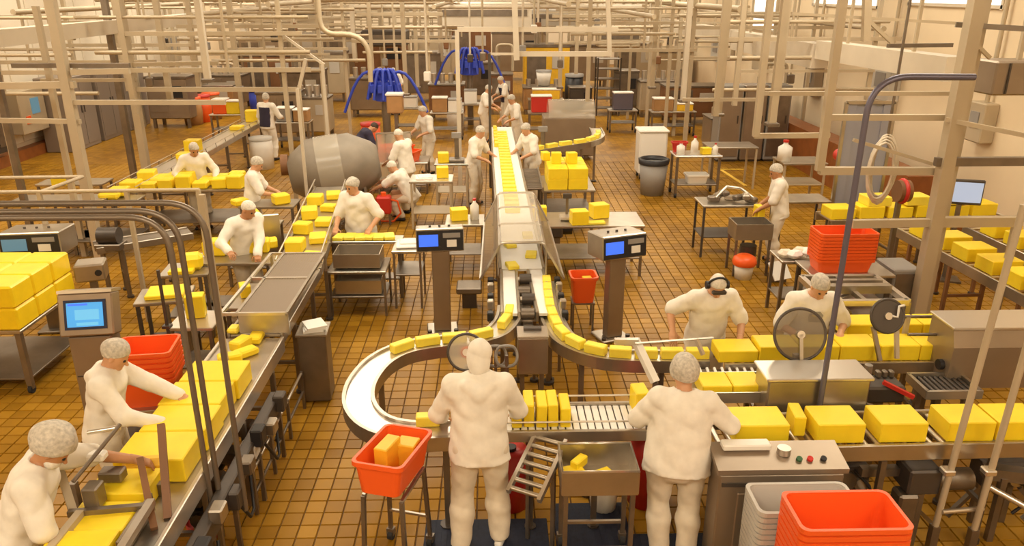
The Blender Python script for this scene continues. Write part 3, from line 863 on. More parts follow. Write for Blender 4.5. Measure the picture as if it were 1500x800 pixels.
# hood with sloping mesh wings
g = thing('conveyor_hood', 'mesh guard hood with sloping wings over the middle conveyor', 'guard', (cax(10), 9.9, 0))
y0, y1 = 8.75, 11.15
for s in (-1, 1):
    a = cax(9.9)+s*.27; b = cax(9.9)+s*.47
    mb = MB(); mb.add([(a, y0, 1.38), (a, y1, 1.38), (b, y1-.1, 1.0), (b+s*.03, y0-.05, .98)], [(0, 1, 2, 3)] if s < 0 else [(3, 2, 1, 0)])
    mb.build('wing_panel', MESHF, g, True)
    for p, q in (((a, y0, 1.38), (a, y1, 1.38)), ((b+s*.03, y0-.05, .98), (b, y1-.1, 1.0)), ((a, y0, 1.38), (b+s*.03, y0-.05, .98)), ((a, y1, 1.38), (b, y1-.1, 1.0))):
        MB().bar(p, q, .025).build('frame_bar', STEEL, g, True)
for y in (8.75, 9.55, 10.35, 11.15):
    MB().tube(arc([((cax(9.9)-.29, y, 1.0), 0), ((cax(9.9)-.29, y, 1.42), .1), ((cax(9.9)+.29, y, 1.42), .1), ((cax(9.9)+.29, y, 1.0), 0)], 4), .014, 6).build('hoop', STEEL, g, True)
MB().box((cax(9.9), 9.95, 1.435), (.50, 2.4, .008)).build('clear_cover', CLEAR, g, True)

# gearbox at the end of the middle conveyor
e = thing('drive_box', 'square steel drive box with white lid at the near end of the middle conveyor', 'machine', (.38, 7.05, 0))
MB().cbox((0, 0, .82), (.30, .26, .40), .012).build('housing', STEEL, e)
MB().cbox((0, 0, 1.03), (.31, .27, .02), .006).build('lid', STEELB, e)
MB().box((0, .04, 1.05), (.18, .06, .03)).build('slot', DARKST, e)
for s in (-1, 1): MB().bar((s*.1, .05, 0), (s*.1, .05, .62), .045).build('leg', STEELD, e)
# motors and brackets between the two lanes
mo = thing('belt_drive', 'dark belt drive motors between the two belt lanes', 'machine', (.36, 8.0, 0))
for i, (dx, dy, z) in enumerate(((0, -.3, .95), (.02, .0, 1.0), (-.02, .3, .97), (.01, .58, 1.02))):
    m_ = MB().cyl((dx-.07, dy, z), (dx+.07, dy, z), .065, 14).build('motor', DARKST if i % 2 else STEELD, mo)
    MB().cyl((dx-.09, dy, z), (dx-.07, dy, z), .03, 10).build('shaft', STEELB, m_)
MB().cbox((0, .15, .80), (.12, 1.3, .14), .01).build('gear_beam', STEELD, mo)
MB().bar((0, .1, 0), (0, .1, .75), .06).build('leg', STEELD, mo)
for i in range(5):
    MB().bar((-.09, -.3+i*.22, .88), (.09, -.3+i*.22, .88), .03).build('bracket', STEELB, mo)
for s in (-1, 1):
    k_ = thing('sensor_bracket', ('left' if s < 0 else 'right')+' outer sensor brackets beside the near end of the middle conveyor', 'bracket', (cax(8)+s*.40, 8.0, 0))
    for i in range(5):
        y = -.35+i*.26
        MB().cbox((0, y, .95+.03*(i % 2)), (.07, .09, .10), .01).build('sensor', STEELB if i % 2 else BLACK, k_)
    MB().bar((0, -.4, .9), (0, .75, .9), .03).build('rail', STEELD, k_)
    MB().bar((0, .2, 0), (0, .2, .9), .035).build('post', STEELD, k_)

# loop conveyor (left lane) and the right lane
lp = [V2(747, 450), V2(744, 468), V2(726, 488), V2(690, 498), V2(640, 503), V2(592, 512), V2(556, 530), V2(532, 558), V2(525, 585), V2(535, 608), V2(558, 624), V2(595, 632), V2(640, 632), V2(690, 628), V2(726, 618)]
path = bezpath([(p[0], p[1], 0) for p in lp])
loop, path = curve_conveyor('steel loop conveyor curving round to the front line', path, .21, ZB, legs=(8, 30, 56))
for i, (s0, ln) in enumerate(((.12, .24), (.38, .24), (.78, .25), (1.06, .25), (1.33, .25), (1.60, .25))):
    q, a = along(path, s0+ln/2)
    block('yellow cheese bar on the loop conveyor, %s from the drive box' % ORD[i], (q.x, q.y, ZB), (ln*.97, .09, .09), a, CHEESEP, 'cheese bars on the loop')
q = P(627, 622, ZB); block('single yellow cheese bar on the loop conveyor beside the orange tub', (q.x, q.y, ZB), (.19, .10, .09), .05, CHEESEP, 'cheese bars on the loop')
rp = [V2(800, 412), V2(803, 440), V2(808, 465), V2(822, 492), V2(845, 508), V2(880, 519), V2(920, 523), V2(970, 524), V2(1035, 524)]
rpath = bezpath([(p[0], p[1], 0) for p in rp])
rl, rpath = curve_conveyor('steel conveyor curving to the right towards the slicer', rpath, .19, ZB, legs=(14, 30, 42))
s0 = .02
tot = sum((rpath[i+1]-rpath[i]).length for i in range(len(rpath)-1)); i = 0
while s0 < tot-.1:
    q, a = along(rpath, s0+.12)
    block('yellow cheese bar in the queue on the right curving conveyor, %s from the mesh hood' % ORD[i], (q.x, q.y, ZB), (.212, .10, .095), a, CHEESEP, 'cheese bars on the right curve'); s0 += .245; i += 1
for s in (-1, 1):
    pass
# round fan guards
def disc_guard(name, label, c, r, m, tilt=-.35, rz=0.0, solid=False, foot=None):
    t = thing(name, label, 'guard', (c.x, c.y, foot if foot is not None else 0), 0)
    M = Matrix.Rotation(rz, 3, 'Z') @ Matrix.Rotation(math.pi/2+tilt, 3, 'X')
    o = c-Vector(t.location)
    def put(mb, nm, mm):
        mb.v = [tuple(M @ Vector(v)+o) for v in mb.v]; return mb.build(nm, mm, t)
    put(MB().tube([(r*math.cos(2*math.pi*k/32), r*math.sin(2*math.pi*k/32), 0) for k in range(32)], .014, 6, True), 'rim', DARKST)
    d = MB().lathe([(.001, .006), (r, .006), (r, -.006), (.001, -.006)], (0, 0, 0), 32, False); put(d, 'disc', m)
    put(MB().cyl((0, 0, -.03), (0, 0, .03), .035, 14), 'hub', STEELB)
    return t, put
c = PY(1172, 490, 6.15)
t, put = disc_guard('mesh_disc_guard', 'round mesh disc guard with dark rim above the steel cutter', c, .228, GAUZE, foot=c.z-.42)
put(MB().bar((0, 0, .02), (0, -.23, .02), .03, .02), 'spoke', STEEL)
MB().bar((0, .02, 0), (0, .02, .22), .05).build('stand', STEELD, t)
c = PY(1300, 463, 6.55)
t, put = disc_guard('blade_wheel', 'dark solid blade wheel with hooked steel handle on the slicer', c, .155, DARKST, foot=.9)
put(MB().tube([(.03, 0, .03), (.075, -.01, .04), (.085, .05, .04), (.09, .09, .04), (.14, .1, .04)], .011, 6), 'handle', WHITEP)
put(MB().bar((-.12, -.1, -.03), (-.06, -.42, -.03), .035), 'bracket', STEELD)
put(MB().bar((.10, -.1, -.03), (.10, -.40, -.03), .035), 'bracket', BEIGE)
c = PY(683, 516, 6.55)
t, put = disc_guard('loop_fan_guard', 'dark round ring guard beside the head of the hooded worker', c, .17, CLEAR, foot=.6)
put(MB().cyl((0, 0, -.02), (0, 0, .0), .055, 12), 'motor', ORANGE)
MB().bar((0, .03, 0), (0, .03, c.z-.6-.15), .04).build('stand', STEELD, t)
for k, px in enumerate((742, 726)):
    c = PY(px, 522, 6.75+.1*k)
    t = thing('coiled_hose', ('outer' if k else 'inner')+' coiled grey hose hanging by the drive box', 'hose', (c.x, c.y, 0))
    pts = [(.13*math.cos(a)*.8, .02*math.sin(3*a), c.z+.12*math.sin(a)) for a in [2*math.pi*q/20 for q in range(20)]]
    MB().tube(pts, .016, 6, True).build('coil', GREYP, t)
    MB().bar((0, .02, 0), (0, .02, c.z), .03).build('hanger', STEELD, t)

# slat conveyor of the front line
FY = 5.58
conveyor('white slatted conveyor between the hooded worker and the woman', (.02, FY), (1.60, FY), .40, ZB, slat=26, legs=3, guide=.09)
for i, (px, py) in enumerate(((759, 612), (774, 612), (798, 612), (812, 612), (826, 614))):
    x = (.175, .272, .372, .469, .566)[i]
    block('upright yellow cheese slab on the white slats, %s from the hooded worker' % ORD[i], (x, FY-.02+.01*(i % 2), ZB), (.082, .27, .20 if i != 4 else .17), 0, CHEESE, 'cheese slabs on the white slats', tilt=(0, .03*(i % 3-1)))
q = P(936, 600, ZB); block('yellow cheese block on the slats left of the woman', (q.x, q.y, ZB), (.12, .2, .2), .1, CHEESE, 'cheese slabs on the white slats')
# front right line of big blocks
FYR = 5.32
conveyor('steel roller conveyor carrying big blocks along the right foreground', (1.70, FYR), (5.2, FYR+.06), .46, ZB, rollers=34, legs=4, rail_h=.14, belt=STEELB)
for i, px in enumerate((1118, 1234, 1327, 1428, 1502)):
    q = P(px, 655 if i else 657, ZB); w = .42 if i == 0 else .37
    block(['big yellow cheese block right of the woman', 'big yellow cheese block below the steel cutter', 'big yellow cheese block on the right foreground conveyor, middle of the row',
           'big yellow cheese block on the right foreground conveyor, second from the right edge', 'big yellow cheese block cut by the right edge of the picture'][i],
          (q.x, FYR-.03, ZB), (w, .30, .17), 0, CHEESE, 'big blocks on the front line')
q = P(1177, 655, ZB); block('narrow yellow cheese slab between the two leftmost big blocks', (q.x+.03, FYR+.05, ZB), (.09, .24, .17), -.1, CHEESE, 'big blocks on the front line')
# drive and supports below the right line
u = thing('line_drive', 'dark motor and gearbox under the right foreground conveyor', 'machine', (3.35, 5.1, 0))
MB().cbox((0, .05, .62), (.26, .24, .22), .015).build('gearbox', DARKST, u)
MB().cyl((.13, .05, .58), (.42, .05, .58), .09, 16).build('motor', STEELD, u)
MB().cbox((-.1, 0, .38), (.16, .16, .26), .02).build('bracket', STEELD, u)
MB().bar((0, 0, 0), (0, 0, .5), .07).build('leg', STEELD, u)
for s in (-1, 1): MB().bar((0, 0, .35), (s*.3, .1, .05), .03).build('brace', STEEL, u)
frame('lower_rail_frame', 'sloping bright steel lower rails under the right foreground conveyor', 'frame',
      [('rail', P(1450, 714, .55), P(1520, 752, .45), .05, None, STEELB), ('rail', P(1380, 750, .4), P(1440, 745, .4), .04, None, STEELB), ('post', P(1470, 700, .6), P(1470, 700, .6)-Vector((0, 0, .6)), .05),
       ('beam', P(1440, 690, .62), P(1530, 700, .62), .10), ('beam', P(1260, 690, .62), P(1360, 688, .62), .07)], STEELD)
# machine cabinet and crates in the right corner
cb = thing('control_cabinet', 'steel control cabinet with push buttons right of the woman', 'cabinet', (2.09, 4.88, 0))
MB().cbox((0, 0, .46), (.92, .26, .92), .012).build('body', SATIN, cb)
lid = MB(); lid.add([(-.48, -.145, .93), (.48, -.145, .93), (.48, .145, .99), (-.48, .145, .99), (-.48, -.145, .97), (.48, -.145, .97), (.48, .145, 1.03), (-.48, .145, 1.03)],
                    [(3, 2, 1, 0), (4, 5, 6, 7), (0, 1, 5, 4), (1, 2, 6, 5), (2, 3, 7, 6), (3, 0, 4, 7)])
lid.build('lid', SATIN, cb)
MB().box((0, -.136, .84), (.88, .012, .03)).build('seam_strip', DARKST, cb)
dr = MB().cbox((.05, -.138, .42), (.74, .02, .70), .006).build('door', SATIN, cb); MB().bar((-.25, -.16, .4), (-.25, -.16, .56), .02).build('handle', DARKST, dr)
for k, (x, m_) in enumerate(((.22, RED), (.32, BLACK), (.14, GREENM))): MB().cyl((x, -.05, .985), (x, -.06, 1.01), .022, 12).build('button', m_, cb)
MB().cbox((-.22, .08, 1.04), (.36, .10, .05), .01).build('clamp_bar', WHITEP, cb)
MB().cyl((.05, .02, 1.0), (.05, .02, 1.05), .05, 16).build('knob', STEELB, cb)
crate_stack('grey plastic crate in the stack behind the orange crates', (2.125, 4.455, .0), 17, .045, 0, 'grey crate stack', w=.72, d=.35, h=.22, m=GREYL)
crate_stack('orange plastic crate in the stack at the bottom right', (2.225, 4.062, .02), 17, .05, 0, 'orange crates bottom right', w=.71, d=.41, h=.31)
# orange tub on a wheeled stand, left of the hooded worker
TC = Vector((-.765, 4.97, 0)); TR = -.28
st = thing('tub_stand', 'steel wheeled stand under the tilted orange tub', 'stand', TC, TR)
for sx in (-1, 1):
    for sy in (-1, 1):
        MB().bar((sx*.17, sy*.25, .09), (sx*.15, sy*.22, .755), .03).build('leg', STEELD, st); caster(st, sx*.17, sy*.25, 0, .045)
for sy in (-1, 1): MB().bar((-.16, sy*.235, .3), (.16, sy*.235, .3), .02).build('cross_bar', STEEL, st)
for sx in (-1, 1): MB().bar((sx*.15, -.22, .755), (sx*.15, .22, .755), .025).build('top_bar', STEEL, st)
crate('orange plastic tub holding two cheese bars, on a wheeled stand', TC+Vector((0, 0, .80)), TR, .40, .66, .26, ORANGE, name='plastic_tub', tilt=(-.10, .0))
block('pale cheese bar standing upright in the near orange tub', TC+Vector((-.04, .03, .83)), (.11, .22, .25), TR-.1, CHEESEO, 'cheese in the near tub')
block('orange-yellow cheese chunk in the right half of the near orange tub', TC+Vector((.10, .12, .83)), (.16, .14, .20), TR, CHEESEO, 'cheese in the near tub')
# floor mats
def fmat(label, c, w, d):
    t = thing('floor_mat', label, 'mat', (c[0], c[1], 0))
    MB().cbox((0, 0, .009), (w, d, .018), .006).build('pad', NAVY, t)
    b = MB()
    for k in range(int(w/.05)): b.box((-w/2+.03+k*.05, 0, .019), (.018, d-.06, .004))
    b.build('rib_pattern', NAVY, t)
fmat('dark navy rubber mat under the hooded worker', (-.08, 5.16), 1.02, .62)
fmat('dark rubber mat under the woman', (1.42, 5.0), .62, .5)
fmat('dark rubber mat under the steel sink cart', (.80, 5.32), .62, .7)
# steel sink cart
sk = thing('sink_cart', 'steel sink cart with cheese scraps between the hooded worker and the woman', 'cart', (.77, 4.99, 0))
w, d, z0, z1 = .56, .38, .73, .93
MB().box((0, 0, z0), (w, d, .015)).build('basin_floor', STEEL, sk)
for s in (-1, 1):
    MB().box((0, s*d/2, (z0+z1)/2), (w, .015, z1-z0)).build('basin_side', STEEL, sk)
    MB().box((s*w/2, 0, (z0+z1)/2), (.015, d, z1-z0)).build('basin_end', STEEL, sk)
MB().tube([(-w/2, -d/2, z1), (w/2, -d/2, z1), (w/2, d/2, z1), (-w/2, d/2, z1)], .012, 6, True).build('rim', STEELB, sk)
for sx in (-1, 1):
    for sy in (-1, 1):
        MB().bar((sx*(w/2-.03), sy*(d/2-.03), .1), (sx*(w/2-.03), sy*(d/2-.03), z0), .035).build('leg', STEELD, sk); caster(sk, sx*(w/2-.03), sy*(d/2-.03))
for sy in (-1, 1): MB().bar((-w/2+.03, sy*(d/2-.03), .22), (w/2-.03, sy*(d/2-.03), .22), .025).build('cross_bar', STEEL, sk)
for i, (dx, dy, sx, sy, rz) in enumerate(((-.15, .02, .14, .1, .3), (-.05, -.05, .16, .07, -.2), (-.1, .09, .12, .06, .9), (.06, .0, .1, .06, .5), (.12, -.07, .08, .05, -.6))):
    block('%s cheese scrap in the steel sink cart, counted from the left' % ORD[i], (.77+dx*1.1-.02, 4.99+dy, z0+.008+(.05 if i == 2 else 0)), (sx*1.25, sy*1.2, .075), rz, CHEESE, 'cheese scraps in the sink')
bk = thing('white_bucket', 'white bucket with red lid under the front conveyor', 'bucket', (.93, 5.62, 0))
MB().lathe([(.001, 0), (.11, 0), (.13, .28), (.12, .28), (.10, .02)], (0, 0, 0), 18).build('pail', WHITEP, bk); MB().lathe([(.138, .27), (.138, .30), (.001, .31)], (0, 0, 0), 18).build('lid', RED, bk)
# tilted roller chute
ch = thing('roller_chute', 'tilted steel roller chute between the hooded worker and the sink cart', 'chute', (.33, 5.12, 0), -.5)
for s in (-1, 1): MB().bar((s*.13, -.26, .66), (s*.13, .24, .90), .03, .05).build('side_rail', STEELB, ch)
for k in range(7):
    tt = (k+.5)/7; MB().cyl((-.12, -.26+.5*tt, .66+.24*tt), (.12, -.26+.5*tt, .66+.24*tt), .02, 8).build('roller', STEEL, ch)
for s in (-1, 1): MB().bar((s*.11, .05, 0), (s*.11, .05, .80), .03).build('leg', STEELD, ch)
hz = thing('red_drum', 'red plastic drum half hidden under the front conveyor', 'drum', (.13, 5.70, 0)); MB().lathe([(.001, 0), (.15, 0), (.17, .25), (.15, .55), (.001, .55)], (0, 0, 0), 18).build('body', RED, hz)
MB().cyl((0, 0, .55), (0, 0, .58), .05, 10).build('cap', BLACK, hz)
hz = thing('red_drum', 'red plastic drum standing behind the legs of the woman', 'drum', (1.32, 5.72, 0)); MB().lathe([(.001, 0), (.16, 0), (.17, .4), (.15, .78), (.001, .78)], (0, 0, 0), 18).build('body', RED, hz)
MB().cyl((0, 0, .78), (0, 0, .81), .05, 10).build('cap', BLACK, hz)
# hinged bright chute on the right curve
hb = thing('diverter_arm', 'white hinged diverter arm rising over the right curving conveyor', 'machine', (1.45, 6.2, 0))
MB().bar(P(930, 497, 1.28), P(960, 560, .98), .07, .05).build('arm', WHITEP, hb, True)
MB().bar(P(900, 500, 1.28), P(935, 500, 1.28), .05, .05).build('bracket', STEELB, hb, True)
MB().bar(P(960, 560, .98), (P(960, 560, .98).x, P(960, 560, .98).y, 0), .04).build('post', STEELD, hb, True)
MB().cyl(P(930, 503, 1.3), P(1045, 495, 1.3), .010, 6).build('tie_rod', STEEL, hb, True)
MB().bar(P(1020, 497, 1.32), P(1030, 520, 1.2), .03).build('clamp', STEELB, hb, True)

# second line: big blocks and slicer
SY = 6.68
conveyor('steel conveyor carrying the second row of big blocks behind the cutter', (2.16, SY), (4.5, SY), .34, ZB, rollers=24, legs=3, rail_h=.12)
for i in range(6):
    x = 2.30+i*.385
    block('big yellow cheese block in the row behind the cutter, %s from the left' % ORD[i], (x, SY, ZB), (.375, .28, .16 if i else .12), 0, CHEESE, 'blocks behind the cutter')
for i in range(3):
    block('big cheese block in the back row behind the blade wheel, %s from the left' % ORD[i], (3.72+i*.385, SY+.46, ZB), (.37, .27, .17), 0, CHEESE, 'blocks in the back row')
conveyor('rear steel conveyor behind the blade wheel', (3.46, SY+.46), (4.9, SY+.46), .32, ZB, rollers=16, legs=2, rail_h=.1)
tr = thing('infeed_tray', 'steel infeed tray with sloping sides right of the woman', 'tray', (2.07, 6.02, 0))
MB().box((0, 0, .90), (.66, .36, .02)).build('tray_floor', STEEL, tr)
for s in (-1, 1): MB().box((0, s*.19, .95), (.66, .015, .10)).build('tray_side', STEELB, tr); MB().bar((s*.26, 0, 0), (s*.26, 0, .89), .045).build('leg', STEELD, tr)
MB().box((.30, 0, .97), (.03, .36, .1)).build('end_stop', STEELB, tr)
for i in range(2): block('%s yellow cheese block in the infeed tray behind the woman' % ('left' if i == 0 else 'right'), (1.92+i*.27, 6.02, .91), (.26, .27, .12), 0, CHEESE, 'blocks in the infeed tray')
comb = thing('roller_comb', 'row of white comb rollers under the second block row', 'machine', (2.2, 6.42, 0))
for k in range(9): MB().cyl((-.28+k*.07, -.1, .86), (-.28+k*.07, .06, .90), .014, 8).build('roller', WHITEP, comb)
MB().bar((-.33, .07, .86), (.33, .07, .86), .03).build('bar', STEELD, comb)
for s in (-1, 1): MB().bar((s*.3, .07, 0), (s*.3, .07, .85), .03).build('leg', STEELD, comb)
cu = thing('steel_cutter', 'large steel cutter box with bright lid behind the front blocks', 'machine', (2.70, 5.83, 0))
MB().cbox((0, 0, 1.01), (.86, .32, .36), .015).build('housing', STEEL, cu)
MB().cbox((0, 0, 1.2), (.90, .36, .03), .008).build('lid', STEELB, cu)
for sx in (-1, 1):
    for sy in (-1, 1): MB().bar((sx*.38, sy*.12, 0), (sx*.38, sy*.12, .84), .05).build('leg', STEELD, cu)
MB().bar((.45, -.1, .92), (.62, -.12, .86), .04).build('arm', STEELD, cu)
bt = thing('bolt_tray', 'dark roller tray in a steel frame below the hood cabinet', 'tray', (4.05, 6.13, 0))
for k in range(9): MB().cyl((-.2+k*.05, -.15, .88), (-.2+k*.05, .15, .88), .018, 8).build('roller', DARKST, bt)
for s in (-1, 1):
    MB().bar((-.25, s*.17, .88), (.25, s*.17, .88), .03, .08).build('side_rail', STEELB if s < 0 else STEEL, bt); MB().bar((s*.24, -.17, .88), (s*.24, .17, .88), .03, .08).build('end_rail', STEEL, bt)
    MB().bar((s*.22, 0, 0), (s*.22, 0, .84), .04).build('leg', STEELD, bt)
cl_ = thing('clamp_unit', 'dark clamp unit with a red lever between cutter and roller tray', 'machine', (3.45, 6.12, 0))
MB().cbox((0, 0, .86), (.38, .26, .16), .02).build('body', DARKST, cl_); MB().bar((-.02, -.1, .98), (.22, -.2, .88), .035).build('lever', RED, cl_)
MB().cyl((-.12, 0, .94), (-.12, 0, 1.10), .035, 10).build('piston', STEELB, cl_); MB().bar((0, 0, 0), (0, 0, .8), .09).build('pedestal', STEELD, cl_)
for k in range(3): MB().cbox((.02+k*.06, .08, .97), (.04, .06, .06), .008).build('valve', STEELD, cl_)
hd = thing('hood_cabinet', 'steel hood cabinet with sloping face at the right edge', 'cabinet', (4.72, 6.45, 0))
pr = [(-.2, .78), (.2, .78), (.2, 1.36), (-.16, 1.36), (-.22, 1.20)]
mb = MB(); mb.add([(-.58, y, z) for y, z in pr]+[(.58, y, z) for y, z in pr], [(4, 3, 2, 1, 0), (5, 6, 7, 8, 9)]+[(k, (k+1) % 5, 5+(k+1) % 5, 5+k) for k in range(5)])
mb.build('housing', SATIN, hd); MB().cbox((0, .01, 1.375), (1.2, .42, .025), .006).build('lid', STEELB, hd)
for sx in (-1, 1): MB().bar((sx*.5, 0, 0), (sx*.5, 0, .78), .06).build('leg', STEELD, hd)
MB().cyl((-.62, -.1, .98), (-.58, -.1, .98), .05, 12).build('knob', BLACK, hd)
# frame carrying blade wheel
sf = frame('slicer_frame', 'steel slicer frame behind the blade wheel', 'machine',
      [('post', (3.5, 7.45, 0), (3.5, 7.45, 1.15), .05), ('post', (4.35, 7.45, 0), (4.35, 7.45, 1.15), .05), ('post', (3.5, 8.2, 0), (3.5, 8.2, 1.15), .05), ('post', (4.35, 8.2, 0), (4.35, 8.2, 1.15), .05),
       ('beam', (3.5, 7.45, 1.15), (4.35, 7.45, 1.15), .06, None, STEELB), ('beam', (3.5, 8.2, 1.15), (4.35, 8.2, 1.15), .06), ('beam', (3.5, 7.45, 1.15), (3.5, 8.2, 1.15), .06, None, STEELB), ('beam', (4.35, 7.45, 1.15), (4.35, 8.2, 1.15), .06, None, STEELB), ('brace', (3.55, 7.5, 1.1), (4.3, 8.15, 1.1), .05), ('brace', (3.9, 7.45, 1.15), (3.9, 8.2, 1.15), .05),
       ('roller_bar', (3.55, 7.75, 1.19), (4.3, 7.75, 1.19), .09), ('roller_bar', (3.55, 7.95, 1.19), (4.3, 7.95, 1.19), .06)], STEEL)
MB().cyl((.12, -.09, 1.0), (.12, -.04, 1.0), .13, 18).build('side_wheel', STEELD, sf)
MB().box((.42, .38, .98), (.78, .66, .02)).build('bed_plate', STEELD, sf)
frame('rail_pair', 'two dark horizontal rails in front of the hood cabinet', 'rail', [('rail', P(1325, 464, 1.25), P(1395, 464, 1.25), .035), ('rail', P(1330, 490, 1.2), P(1420, 490, 1.2), .03), ('post', P(1330, 464, 1.25), P(1330, 464, 1.25)-Vector((0, 0, .35)), .04, None, BEIGE)], STEELD)

# weigh stations
def weigh(label, x, y, rz, hd_):
    t = thing('weigh_station', label, 'scale', (x, y, 0), rz)
    MB().cbox((0, 0, .59), (.22, .14, 1.10), .01).build('column', SATIN, t)
    MB().cbox((0, .04, .02), (.40, .36, .04), .01).build('base_plate', STEEL, t)
    for s in (-1, 1): MB().cyl((s*.17, -.1, .04), (s*.17, -.1, .07), .03, 10).build('foot_bolt', DARKST, t)
    screen_box(t, .60, .30, hd_, 1.29, BLACK, SCRBLUE, STEEL, -.08)
    t.children[-1]
    return t
weigh('steel weigh station with blue display left of the middle conveyor', -.68, 9.36, .10, .22)
weigh('steel weigh station with blue display right of the middle conveyor', 1.52, 9.1, .34, .42)
# orange bin by the right weigh station
bs = thing('bin_stand', 'thin steel stand under the small orange bin', 'stand', (1.16, 9.42, 0))
for sx in (-1, 1):
    for sy in (-1, 1): MB().bar((sx*.13, sy*.11, 0), (sx*.13, sy*.11, .40), .025).build('leg', STEELD, bs)
MB().box((0, 0, .40), (.30, .26, .02)).build('plate', STEELD, bs)
crate('small orange bin with cheese beside the right weigh station', (1.16, 9.42, .41), .05, .36, .34, .36, ORANGE, name='plastic_bin')
block('orange-yellow cheese piece in the small orange bin', (1.22, 9.42, .44), (.12, .2, .27), .1, CHEESEO, 'cheese in bins')

# poles in front
pipe('bent_pipe', 'dark blue-grey bent pipe rising beside the cutter and turning right', 'pipe',
     arc([(PY(1198, 612, 5.62), 0), (PY(1278, 112, 5.62), .28), (PY(1428, 113, 5.62), 0)], 8), .024, BLUEPIPE)
for k, (a, b, Y) in enumerate((((1500, 300), (1388, 690), 5.0), ((1512, 480), (1448, 690), 4.95))):
    p0, p1 = PY(*a, Y), PY(*b, Y)
    t = thing('support_pole', ['long', 'short'][k]+' beige pole at the right edge in front of the big blocks', 'pole', (p1.x, p1.y, 0))
    MB().cyl((0, 0, .2), (p0.x-p1.x, 0, p0.z), .026, 10).build('shaft', BEIGE, t); MB().cbox((0, 0, p1.z), (.09, .09, .05), .01).build('clamp', STEELB, t)
    MB().bar((0, 0, 0), (0, 0, .25), .06).build('foot', STEELD, t)

# ------------------------------------------------------------------ people in the foreground
CI = math.pi
person('worker seen from behind in a white hoodie and white hood, standing on the navy mat', (-.12, 5.11, 0), .03, h=1.82, lean=7, head=(28, -8), hands=[(-.30, .36, 1.02), (.30, .38, 1.02)],
       feet=[(-.16, -.02), (.15, .06)], top='hoodie', top_m=CLOTH, leg_m=CLOTH2, cap='hood', shoe_m=WHITEP, girth=1.06, res=.013, elbow=[(-.6, -.5, -.6), (.6, -.5, -.6)])
person('woman seen from behind in a white shirt and large hairnet, reaching to the right block', (1.38, 5.02, 0), -.12, h=1.68, lean=12, side=3, head=(30, 5), hands=[(-.28, .40, 1.0), (.46, .34, 1.0)],
       feet=[(-.09, -.04), (.12, -.05)], top='tee', cap='big', shoe_m=BLACK, girth=1.34, res=.013)
q = P(1012, 520, .8)
d19 = person('worker in a white shirt with dark headset, standing behind the curved right conveyor', (2.16, 7.22, 0), CI+.1, h=1.72, lean=14, head=(38, -5), hands=[(-.22, .36, 1.0), (.40, .16, 1.02)], feet=[(-.12, 0), (.12, .03)],
       cap='tight', girth=1.02, res=.016)
r = d19['root']; pt = d19['pt']
hb_ = MB().tube([pt(.40*math.cos(a), -.02, .10+.46*math.sin(a)) for a in [math.pi*k/10 for k in range(11)]], .012, 6); hb_.build('headband', BLACK, r)
for s in (-1, 1): MB().cyl(pt(s*.36, -.02, .0), pt(s*.50, -.02, .0), .04, 12).build('ear_muff', BLACK, r)
MB().cbox(tuple(pt(0, .40, .05)), (.14, .05, .04), .01).build('goggles', DARKST, r)
d20 = person('worker in a white logo shirt and hairnet behind the round mesh guard', (3.16, 7.42-.3, 0), CI-.05, h=1.70, lean=10, head=(35, 10), hands=[(-.22, .30, 1.08), (.18, .34, 1.08)], cap='net', girth=1.05, res=.016, skin=SKIN)
c = d20['chest']; Fv = d20['Fv']; s_ = d20['s']; X_ = d20['X']
o = np.array(c)+Fv*.135+s_*.02
lg = MB(); lg.add([o+X_*a*.07+s_*b*.06 for a, b in ((-.8, -1), (.8, -1), (1, .3), (.5, 1), (-.5, 1), (-1, .3))]+[o+Fv*.012+X_*a*.07+s_*b*.06 for a, b in ((-.8, -1), (.8, -1), (1, .3), (.5, 1), (-.5, 1), (-1, .3))],
                  [tuple(range(5, -1, -1)), tuple(range(6, 12))]+[(k, (k+1) % 6, 6+(k+1) % 6, 6+k) for k in range(6)])
lg = lg.build('shirt_logo', GREYC, d20['root'])
MB().tube([o+Fv*.016+X_*a*.05+s_*b*.05 for a, b in ((-.8, .1), (-.3, .5), (.3, .2), (.8, .5))], .006, 5).build('logo_stripe', CHEESE, lg)
# dark units below the right foreground conveyor
for k, (x, y, w, h, lab) in enumerate(((2.92, 5.42, .30, .46, 'dark gear unit under the front blocks left of the main motor'), (4.15, 5.36, .36, .52, 'dark chain unit under the front blocks right of the long pole'), (4.72, 5.30, .30, .44, 'dark chain unit under the right end of the front conveyor'))):
    t = thing('chain_unit', lab, 'machine', (x, y, 0))
    MB().cbox((0, 0, h), (w, .22, .24), .02).build('housing', DARKST, t); MB().cyl((-w*.2, -.13, h), (-w*.2, -.11, h), .09, 16).build('sprocket', STEELD, t); MB().cyl((w*.25, -.13, h-.03), (w*.25, -.11, h-.03), .06, 14).build('sprocket', STEEL, t)
    for s in (-1, 1):
        MB().bar((s*w*.35, 0, 0), (s*w*.35, 0, h-.1), .05).build('leg', STEELD, t); MB().bar((s*w*.5, -.05, h-.15), (s*(w*.5+.22), -.08, .12), .035).build('strut', STEELD if k % 2 else STEEL, t)
    MB().tube([(0, -.1, h+.1), (.12, -.16, h-.02), (.2, -.15, h-.22), (.1, -.14, h-.34)], .014, 6).build('cable', BLACK, t)
